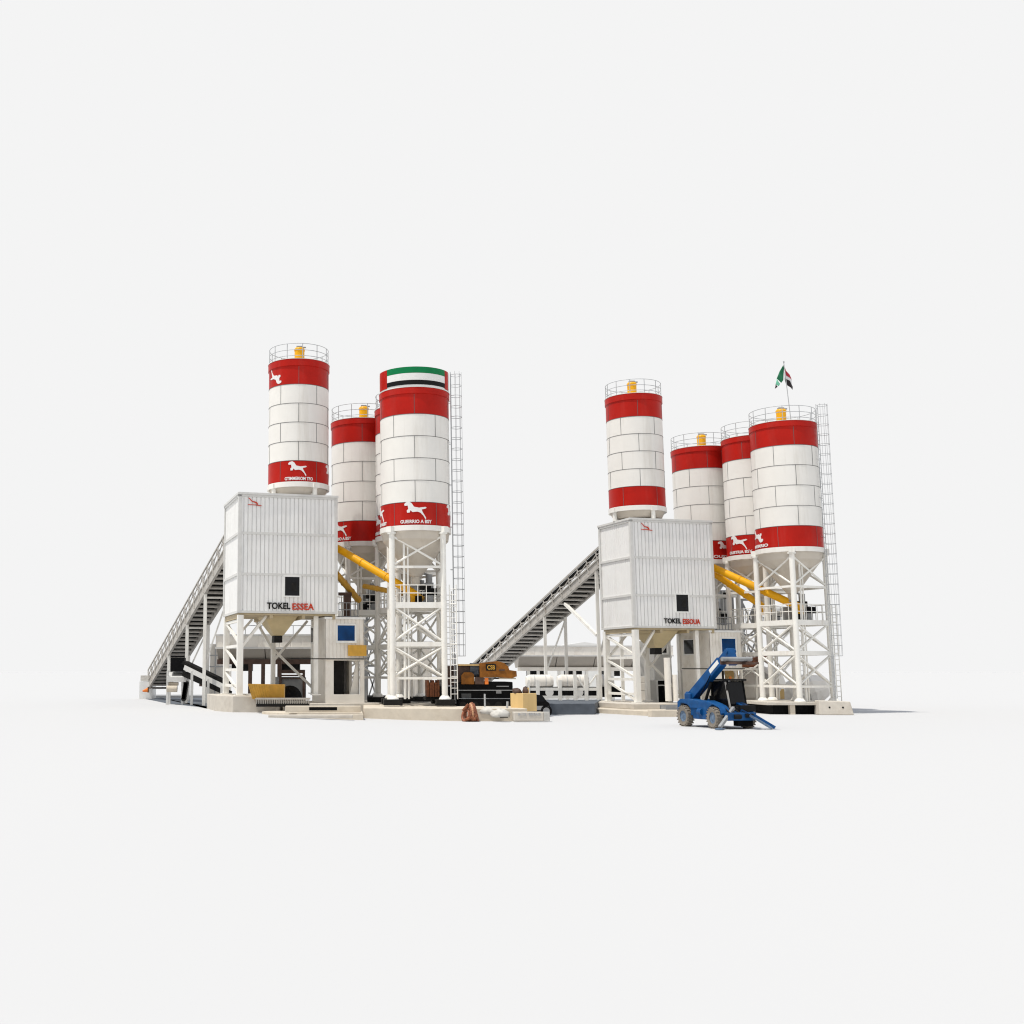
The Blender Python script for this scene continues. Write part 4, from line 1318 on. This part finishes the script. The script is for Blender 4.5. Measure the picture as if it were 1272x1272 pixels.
# crate, bags, black car
cr = thing('plywood_crate', 'pale plywood crate before the black car', 'crate', at(653, 884, 61.5))
cw = at(668, 884, 61.5).x - at(638.5, 884, 61.5).x
MB().box((-.02, .5, .49), (1.02, .98, .96), R(34)).build('box', 'wood', cr, bevel=.02)
bgd = thing('brown_bundle', 'brown bundle lying on top of the plywood crate', 'bundle', at(648, 862, 62.0))
MB().blob((-.25, 0, .13), (.24, .3, .17), 3, .2).blob((.2, 0, .17), (.14, .3, .2), 5, .2).build('bag', 'brown', bgd)
MB().tube((.36, 0, 0), (.36, .02, .34), .05, 8).build('stick', 'wood', bgd)
br = thing('concrete_block', 'low pale block with faint grey stencil before the plywood crate', 'concrete block', at(660, 895, 59.3))
MB().bx(-.92, .62, -.2, .45, -.02, .44).build('block', 'conc', br, bevel=.04)
MB().add([(.623, -.2, -.02), (.9, -.1, -.02), (.98, .1, -.02), (.98, .45, -.02), (.623, .45, -.02), (.623, -.2, .43), (.9, -.1, .43), (.98, .1, .43), (.98, .45, .43), (.623, .45, .43)],
         [(0, 1, 6, 5), (1, 2, 7, 6), (2, 3, 8, 7), (3, 4, 9, 8), (4, 0, 5, 9), (5, 6, 7, 8, 9)]).build('end_cap', 'sack', br)
text_flat('B-12', .42, .13, (-.5, -.206, .33), (1, 0, 0), (0, 0, 1), .01).build('stencil', 'rail', br)
text_flat('BREAD', .62, .13, (.15, -.206, .33), (1, 0, 0), (0, 0, 1), .01).build('stencil', 'rail', br)
ca = thing('parked_car', 'black car whose rear end shows right of the plywood crate', 'car', (at(664, 880, 66).x, 66, gz(10.5)), R(6))
prof = [(-2.0, .3), (2.0, .3), (2.1, .55), (2.05, .85), (1.75, .95), (1.2, 1.35), (-.6, 1.4), (-1.2, .95), (-1.95, .85), (-2.05, .5)]
MB().prism([(x * .5, z * .92) for x, z in prof], (-.1, .9, 0), (1, 0, 0), (0, 0, 1), 1.7).build('body', 'black', ca, bevel=.06)
MB().prism([(.05, .86), (.72, .86), (.55, 1.18), (.05, 1.2)], (-.1, .9, 0), (1, 0, 0), (0, 0, 1), 1.72).build('window', 'glass', ca)
MB().bx(.1, .86, .02, .06, .38, .62).build('bumper', 'grey', ca)
for x in (-.75, .7):
    w = MB().tube((x, .02, .33), (x, .28, .33), .34, 18).build('wheel', 'black', ca)
    MB().tube((x, .0, .33), (x, .03, .33), .2, 14).build('rim', 'grey', w)

# hose coil
hc = thing('hose_coil', 'tangled brown hose coil on the ground before the orange machine', 'hose coil', G(585, 895) + Vector((0, .2, 0)), R(12))
for i, (dx, rr, ti, m) in enumerate(((-.22, .30, .5, 'hose'), (-.08, .40, .2, 'hose'), (.08, .44, -.05, 'skin'), (.2, .46, -.25, 'hose'), (.32, .43, -.4, 'hose'))):
    mb = MB()
    pts = []
    for k in range(25):
        a = 2 * PI * k / 24
        p = Vector((0.0, rr * .75 * math.cos(a), rr * math.sin(a)))
        p = Matrix.Rotation(ti, 3, 'Z') @ Matrix.Rotation(ti * .6, 3, 'Y') @ p
        pts.append(p + Vector((dx, .1, rr + .02)))
    mb.path(pts, .075, 8)
    mb.build('hose_loop', m, hc)
MB().path([Vector((-.3, -.1, .08)), Vector((-.1, -.32, .22)), Vector((.1, -.3, .1)), Vector((.25, -.25, .3))], .08, 8).tube((-.38, .1, .55), (-.1, .0, .9), .07, 8).build('hose_end', 'rust', hc)

# sacks and stakes
s1 = tag(MB().blob((0, 0, .1), (.9, .45, .26), 4, .15, flat=-.4).build('sand_sack', 'sack'), 'broad white sack heap before the orange machine', 'sack', 'white sacks on the slab')
s1.location = at(609, 886, 60.6) + Vector((0, 0, -.05))
s2 = tag(MB().blob((0, 0, .12), (.5, .35, .3), 9, .16, flat=-.4).build('sand_sack', 'sack'), 'smaller white sack left of the stencilled block', 'sack', 'white sacks on the slab')
s2.location = at(622, 891, 59.6)
p1 = tag(MB().tube((0, 0, 0), (0, 0, .85), .05, 8).build('stake', 'rail'), 'thin grey stake standing in the broad white sack heap', 'stake', 'grey stakes')
p1.location = at(602.5, 882, 61)
p2 = tag(MB().tube((0, 0, -.2), (.05, 0, .62), .06, 8).build('stake', 'rail'), 'thin grey stake left of the plywood crate', 'stake', 'grey stakes')
p2.location = at(629.5, 886, 61)
dp = thing('drain_plate', 'small black slotted plate lying beside the smaller white sack', 'plate', at(626, 891.5, 58.6))
MB().bx(-.2, .2, -.05, .05, 0, .05).build('plate', 'dark', dp)

# ------------------------------------------------------------------ right plant odds and ends
# annex with small windowed wall and door behind tower 2
Yw = 80.0
an = thing('annex_hut', 'grey annex with a small dark window and door behind the telehandler tower legs', 'hut', (X(824, Yw), Yw, 0))
wz = lambda y: zat(y, Yw)
wx = lambda p: X(p, Yw)
a0, a1, b0, b1 = wx(817.5), wx(828.5), wz(811), wz(801)
d0, d1, dz = wx(816), wx(828), wz(845)
w = MB()
w.bx(wx(812.5), wx(834), Yw, Yw + .2, b1, wz(795)).bx(wx(812.5), a0, Yw, Yw + .2, b0, b1).bx(a1, wx(834), Yw, Yw + .2, b0, b1)
w.bx(wx(812.5), wx(834), Yw + .001, Yw + .2, dz, b0).bx(wx(806), d0, Yw, Yw + .2, .0, dz).bx(d1, wx(834), Yw, Yw + .2, 0, dz)
w.bx(wx(806), wx(806) + .2, Yw + .2, Yw + 3, 0, dz).bx(wx(834) - .2, wx(834), Yw + .2, Yw + 3, 0, wz(795)).bx(wx(806), wx(834), Yw + 3, Yw + 3.2, 0, wz(795))
w.build('wall', 'trim', an, True)
f = MB()
for (x0, x1, z0, z1) in ((a0 - .12, a0, b0 - .12, b1 + .12), (a1, a1 + .12, b0 - .12, b1 + .12), (a0, a1, b1, b1 + .12), (a0, a1, b0 - .12, b0)):
    f.bx(x0, x1, Yw - .05, Yw + .05, z0, z1)
wf = f.build('window', 'white', an, True)
MB().bx(a0, a1, Yw + .06, Yw + .1, b0, b1).build('pane', 'glass', wf, True)
dr = MB().bx(d0, d1, Yw + .1, Yw + .18, 0.02, dz - .02).build('door', 'black', an, True)
MB().bx(d0, d1, Yw - .03, Yw + .08, wz(852), wz(850.5)).bx(d0 - .12, d0, Yw - .04, Yw + .08, 0, dz).bx(d1, d1 + .12, Yw - .04, Yw + .08, 0, dz).build('frame', 'white', dr, True)
for (px, y0, y1, lab) in ((830.5, 817, 871, 'taller pale pipe post beside the annex door'), (839.5, 838, 871, 'shorter pale pipe post before the cabin wall, left of the telehandler')):
    p = tag(MB().tube((0, 0, 0), (0, 0, zat(y0, 71.5) - zat(y1, 71.5)), .2 if px < 835 else .17, 12).build('pipe_post', 'cream', bevel=.02), lab, 'post', 'pale pipe posts')
    p.location = at(px, y1, 71.5)
pn = thing('pallet_stack', 'stack of pale wrapped panels behind the right leg of the telehandler tower', 'panel stack', (X(800, 79), 79, -.1))
for i, (y0, y1) in enumerate(((871, 858.5), (858, 848.6), (848.1, 840.5))):
    MB().bx(X(793.5, 79) + .03 * i, X(806, 79) - .02 * i, 79, 80.5, zat(y0, 79), zat(y1, 79)).build('panel', 'cream', pn, True, bevel=.03)

# rusty canopy, its white beam and a curtain
cn = thing('rusty_canopy', 'rusty brown sheet canopy on a white beam right of the telehandler boom', 'canopy', at(925, 829, 77))
MB().add([at(905, 829, 76), at(938, 829, 76), at(953, 815, 78), at(938, 818, 79.5), at(905, 826, 76) + Vector((0, .0, 0)), at(938, 826.5, 76), at(953, 813, 78), at(938, 816, 79.5)],
         [(0, 1, 5, 4), (1, 2, 6, 5), (2, 3, 7, 6), (3, 0, 4, 7), (4, 5, 6, 7), (3, 2, 1, 0)]).build('sheet', 'rust', cn, True)
MB().beam(at(897, 831, 76), at(941, 831, 76), .3, .14).build('beam', 'steel', cn, True)
for q in (898, 913.5, 940):
    MB().beam(at(q, 832, 76.1), at(q, 872, 76.1), .14, .14).build('post', 'steel', cn, True)
MB().bx(X(900, 76.8), X(916, 76.8), 76.8, 76.9, zat(845, 76.8), zat(832, 76.8)).build('curtain', 'wood', cn, True)


# cream faceted tanks behind the flagpole silo legs
def facet_tank(label, px, Y, zc, rad, ln, rot):
    c = at(px, 850, Y)
    t = thing('mixer_drum', label, 'mixer drum', (c.x, c.y, gz(20)), rot, 'cream mixer drums parked behind the flagpole silo')
    zc = zc - gz(20)
    pr = [(.45, -ln * .5), (rad * .8, -ln * .32), (rad, -ln * .05), (rad * .98, ln * .15), (rad * .6, ln * .42), (.42, ln * .5)]
    tilt = Matrix.Rotation(R(74), 3, 'Y')
    mb = MB()
    mb.lathe(pr, n=9, cap0=True, cap1=True)
    mb.v = [tilt @ v + Vector((0, 0, zc)) for v in mb.v]
    mb.sm = [False] * len(mb.sm)
    mb.build('drum', 'cream', t, bevel=.02)
    bd = MB().lathe([(rad + .03, -ln * .06), (rad + .03, ln * .03)], n=9)
    bd.v = [tilt @ v + Vector((0, 0, zc)) for v in bd.v]
    bd.build('band', 'galv', t)
    for x in (-ln * .34, ln * .3):
        MB().bx(x - .12, x + .12, -.7, .7, 0, zc - rad * .55).build('cradle', 'cream', t)
    return t


facet_tank('cream faceted mixer drum between the telehandler cab and the flagpole silo legs', 941, 79, 1.15, 1.5, 4.2, R(25))
facet_tank('cream mixer drum seen between the flagpole silo front legs', 1000, 82, .9, 1.25, 3.4, R(-15))
wd = thing('timber_stack', 'stack of ochre timber boards seen low between the flagpole silo legs', 'timber stack', (X(966, 78), 78, zdk))
MB().bx(X(958, 78), X(972, 78), 78, 79, zdk + .02, zat(856, 78)).build('boards', 'wood', wd, True)

# flag on the silo
fb = Vector((c2d.x + .22, c2d.y - .9, ZS_BIG[0] + DZ2 + .03))
Yp = fb.y
ft = at(973.6, 450.5, Yp)
fg = thing('flagpole', 'thin flagpole with a drooping green, red, white and black flag on the silo top', 'flag', fb)
MB().tube(fb, ft, .028, 8).tube(ft, ft + Vector((0, 0, .1)), .05, 8).build('pole', 'rail', fg, True)


def flagpx(x, y, dy=0.0):
    return at(880 + x / 7.482, 440 + y / 7.482, Yp + dy)


def cloth(name, pts, depth, m, wav=.12):
    mb = MB()
    a, b = pts
    n = len(a)
    grid = []
    for i in range(n):
        for j in range(6):
            f = j / 5
            p = flagpx(a[i][0] + (b[i][0] - a[i][0]) * f, a[i][1] + (b[i][1] - a[i][1]) * f)
            fall = abs(p.x - ft.x)
            p += ray(p.x / p.y * F + CX, 600).normalized() * 0
            p.y += depth * fall + wav * math.sin(fall * 5 + i)
            grid.append(p)
    mb.add(grid, [(i * 6 + j, i * 6 + j + 1, (i + 1) * 6 + j + 1, (i + 1) * 6 + j) for i in range(n - 1) for j in range(5)], True)
    o = mb.build(name, m, fg, True)
    so = o.modifiers.new('thick', 'SOLIDIFY')
    so.thickness = .012
    return o


cloth('green_cloth', ([(697, 100), (660, 160), (636, 195), (622, 235)], [(703, 130), (704, 190), (700, 238), (664, 275)]), -.35, 'cloth_green')
cloth('pale_green_cloth', ([(622, 235), (612, 262), (606, 292)], [(664, 275), (652, 292), (634, 308)]), -.35, 'palegreen')
cloth('black_tip', ([(606, 292), (600, 318), (599, 330)], [(634, 308), (620, 318), (606, 328)]), -.35, 'cloth_black')
cloth('red_cloth', ([(703, 105), (735, 145), (765, 182), (788, 212)], [(705, 155), (735, 188), (765, 212), (792, 228)]), .7, 'cloth_red')
cloth('white_cloth', ([(705, 155), (735, 188), (765, 212), (792, 228)], [(708, 225), (735, 222), (768, 240), (800, 262)]), .7, 'cloth_white')
cloth('black_cloth', ([(708, 225), (735, 222), (768, 240), (812, 285)], [(710, 242), (735, 275), (775, 302), (806, 314)]), .7, 'cloth_black')

# ------------------------------------------------------------------ telehandler
rw = G(853.5, 899.5)
rw.y = 54.6
rw.x = at(851.5, 888, 54.6).x
hd_ang = R(-74)
th = thing('telehandler', 'blue telehandler with raised boom standing before the corrugated tower', 'telehandler', (rw.x, rw.y, gz(rw.x)), hd_ang)
# local frame: +x forward, +y to its left; origin under the near rear wheel centre line; near (right) wheels at y = 0, left at y = 1.75
WB, RW = 2.37, .47
near, far = 0.0, 1.7
MB().bx(-.55, WB + .5, .35, far - .35, .45, .78).build('chassis', 'blue', th, bevel=.04)
# right-hand side body: engine pod with wheel arches
body = [(-.62, .5), (-.62, 1.15), (-.35, 1.28), (.35, 1.30), (1.2, 1.22), (1.75, 1.25), (2.35, 1.12), (2.75, .92), (2.85, .62)]
arch_f = [(WB + .62 * math.cos(a), RW + .62 * math.sin(a)) for a in [R(22) + (R(150) - R(22)) * i / 8 for i in range(9)]]
arch_r = [(.6 * math.cos(a), RW + .6 * math.sin(a)) for a in [R(25) + (R(165) - R(25)) * i / 8 for i in range(9)]]
poly = body + arch_f + [(1.7, .38), (.7, .38)] + arch_r
MB().prism(poly, (0, near + .22, 0), (1, 0, 0), (0, 0, 1), .5).build('side_body', 'blue', th, bevel=.03)
MB().prism(poly, (0, far - .2, 0), (1, 0, 0), (0, 0, 1), .36).build('side_body', 'blue', th, bevel=.03)
for (x, y0) in ((0, near), (WB, near), (0, far), (WB, far)):
    W_ = .34
    k = RW
    prof = [(.26, -W_ / 2 + .03), (k * .90, -W_ / 2), (k, -W_ / 2 + .07), (k, W_ / 2 - .07), (k * .90, W_ / 2), (.26, W_ / 2 - .03)]
    mb = MB().lathe(prof, n=28)
    for i in range(20):
        a = 2 * PI * i / 20
        for sgn in (-1, 1):
            p = Vector(((k + .008) * math.cos(a + sgn * .05), (k + .008) * math.sin(a + sgn * .05), sgn * W_ * .25))
            mb.box(p, (.05, .055, W_ * .52), a)
    rot = Matrix.Rotation(PI / 2, 3, 'X')
    steer = Matrix.Rotation(R(-4) if x else 0, 3, 'Z')
    mb.v = [steer @ (rot @ v) + Vector((x, y0, k + .012)) for v in mb.v]
    wh = mb.build('wheel', 'tyre', th)
    rm = MB().lathe([(.27, -W_ / 2 + .05), (.25, -W_ / 2 + .03), (.2, -.08), (.09, -.07), (.08, -.12), (.0, -.12)], n=20).lathe([(.27, W_ / 2 - .05), (.2, .08), (.0, .1)], n=20)
    sg_ = -1 if y0 == near else 1
    rm.v = [steer @ (rot @ (v if sg_ == 1 else Vector((v.x, v.y, -v.z * -1)))) for v in rm.v]
    # the dished side faces outwards
    rm.v = [Vector((v.x, v.y * (1 if y0 == far else -1) * -1, v.z)) + Vector((x, y0, k + .012)) for v in rm.v]
    rm.build('rim', 'lightblue', wh)
# boom: two telescoping sections pivoting at the rear
bp, tip = Vector((-.45, .72, 1.38)), Vector((2.72, .72, 3.50))
dirb = (tip - bp).normalized()
nb = Vector((-dirb.z, 0, dirb.x))
bm_ = MB().beam(bp - dirb * .15, bp + dirb * 3.0, .36, .46, nb).build('boom', 'blue', th, bevel=.03)
MB().beam(bp + dirb * 3.0, tip, .28, .36, nb).build('boom_extension', 'blue', bm_, bevel=.03)
q = bp + dirb * 2.55
MB().tube((.35, .46, 1.16), bp + dirb * 2.2 + Vector((0, -.2, -.2)), .02, 6).build('hydraulic_hose', 'black', th)
MB().box((-.2, near + .0, 1.0), (.3, .06, .22)).build('side_vent', 'dark', th)
MB().box((.75, near + .02, .72), (.5, .1, .35)).tube((1.15, near - .02, .72), (1.45, near - .02, .72), .16, 12).build('fuel_tank', 'blue', th)
MB().beam(q - dirb * .42 + Vector((0, -.186, 0)), q + dirb * .42 + Vector((0, -.186, 0)), .012, .2, nb).build('decal', 'white', bm_)
MB().box((-.45, .72, 1.15), (.5, .62, .8)).box((-.55, .72, 1.45), (.3, .5, .35)).build('boom_mount', 'blue', th, bevel=.06)
MB().tube((.5, .72, 1.0), bp + dirb * 1.7 - nb * .3, .07, 10).build('lift_ram', 'dark', th)
hdp = MB().beam(tip + Vector((-.05, 0, .12)), tip + Vector((.22, 0, -.62)), .4, .24).tube(tip + Vector((0, -.24, .0)), tip + Vector((0, .24, 0)), .12, 12).build('boom_head', 'blue', th, bevel=.04)
fk = MB().bx(tip.x + .22, tip.x + .32, -.0, 1.4, tip.z - .60, tip.z - .3).build('fork_carriage', 'brown', hdp)
for yy in (.15, 1.15):
    MB().bx(tip.x + .3, tip.x + 1.25, yy, yy + .16, tip.z - .60, tip.z - .5).bx(tip.x + .322, tip.x + .42, yy + .002, yy + .158, tip.z - .499, tip.z - .28).build('fork', 'brown', hdp)
MB().tube((tip.x + .45, -.05, tip.z - .36), (tip.x + .45, 1.5, tip.z - .36), .1, 12).build('roller', 'grey', hdp)
# cab on the left-hand side
cx0, cx1, cy0, cy1, cz0, cz1 = .75, 2.05, 1.0, 1.85, .75, 2.15
cabo = MB()
for (x, y) in ((cx0, cy0), (cx0, cy1), (cx1, cy0), (cx1, cy1)):
    cabo.beam((x + (.12 if x == cx1 else 0), y, cz0), (x - (.1 if x == cx1 else 0), y, cz1), .07, .07)
cabo.bx(cx0 - .02, cx1 + .1, cy0, cy1, cz0 - .3, cz0 + .35)
cb_ = cabo.build('cab', 'black', th)
MB().bx(cx0 - .12, cx1 + .12, cy0 - .08, cy1 + .08, cz1, cz1 + .09).build('cab_roof', 'dark', cb_, bevel=.03)
MB().add([(cx1 + .09, cy0 + .04, cz0 + .35), (cx1 + .09, cy1 - .04, cz0 + .35), (cx1 - .09, cy1 - .04, cz1 - .01), (cx1 - .09, cy0 + .04, cz1 - .01),
          (cx1 + .07, cy0 + .04, cz0 + .35), (cx1 + .07, cy1 - .04, cz0 + .35), (cx1 - .11, cy1 - .04, cz1 - .01), (cx1 - .11, cy0 + .04, cz1 - .01)],
         [(0, 1, 2, 3), (7, 6, 5, 4)]).build('windscreen', 'glass', cb_)
MB().bx(cx0 + .05, cx1 - .1, cy0 + .012, cy0 + .03, cz0 + .36, cz1 - .01).bx(cx0 + .02, cx0 + .04, cy0 + .05, cy1 - .05, cz0 + .36, cz1 - .01).build('side_window', 'glass', cb_)
MB().beam((cx1 + .22, cy0 - .06, cz0 - .1), (cx1 - .12, cy0 - .06, cz1 - .05), .06, .06).build('guard_bar', 'galv', cb_)
MB().tube((cx1 + .12, cy0 - .02, cz1 - .1), (cx1 + .3, cy0 - .22, cz1 - .14), .02, 6).box((cx1 + .3, cy0 - .24, cz1 - .3), (.05, .16, .28)).build('mirror', 'dark', cb_)
MB().tube((cx1 - .1, cy0 + .2, cz1 + .09), (cx1 - .1, cy0 + .2, cz1 + .2), .06, 10).build('beacon', 'vivid', cb_)
MB().bx(.6, 1.0, .95, 1.3, 1.0, 1.45).build('seat', 'dark', cb_)
# front stabiliser: beam with splayed legs and foot plates
st = MB().bx(WB + .55, WB + .85, .1, 1.6, .38, .74).build('stabiliser_beam', 'blue', th, bevel=.04)
MB().beam((WB + .5, .65, .95), (WB + 1.05, -.5, .10), .13, .13).build('stabiliser_leg', 'grey', st)
MB().beam((WB + .85, -.25, .05), (WB + 1.3, -.75, .05), .3, .06).build('foot_plate', 'lightblue', st)
MB().beam((WB + .55, 1.0, .82), (WB + 1.0, 1.34, .5), .16, .16).build('stabiliser_leg', 'blue', st)
MB().beam((WB + .9, 1.22, .62), (WB + 1.55, 1.85, .06), .34, .08).build('foot_plate', 'lightblue', st)
MB().beam((WB + .85, 1.38, .66), (WB + 1.5, 2.05, .08), .1, .14).build('plate_edge', 'blue', st)
hs = MB()
for k in range(5):
    hs.tube((WB + .3, .3 + .22 * k, .95), (WB + .82, .25 + .26 * k, .70), .03, 6)
hs.tube((WB + .87, .4, .56), (WB + .87, .75, .56), .1, 12).tube((WB + .87, 1.0, .6), (WB + .87, 1.4, .6), .09, 12)
hs.build('hydraulic_hose', 'dark', st)
MB().bx(WB + .3, WB + .62, .75, 1.55, .13, .5).build('front_axle', 'black', th)
MB().bx(WB + .2, WB + .6, .95, 1.75, .78, 1.05).build('front_fender', 'dark', th)
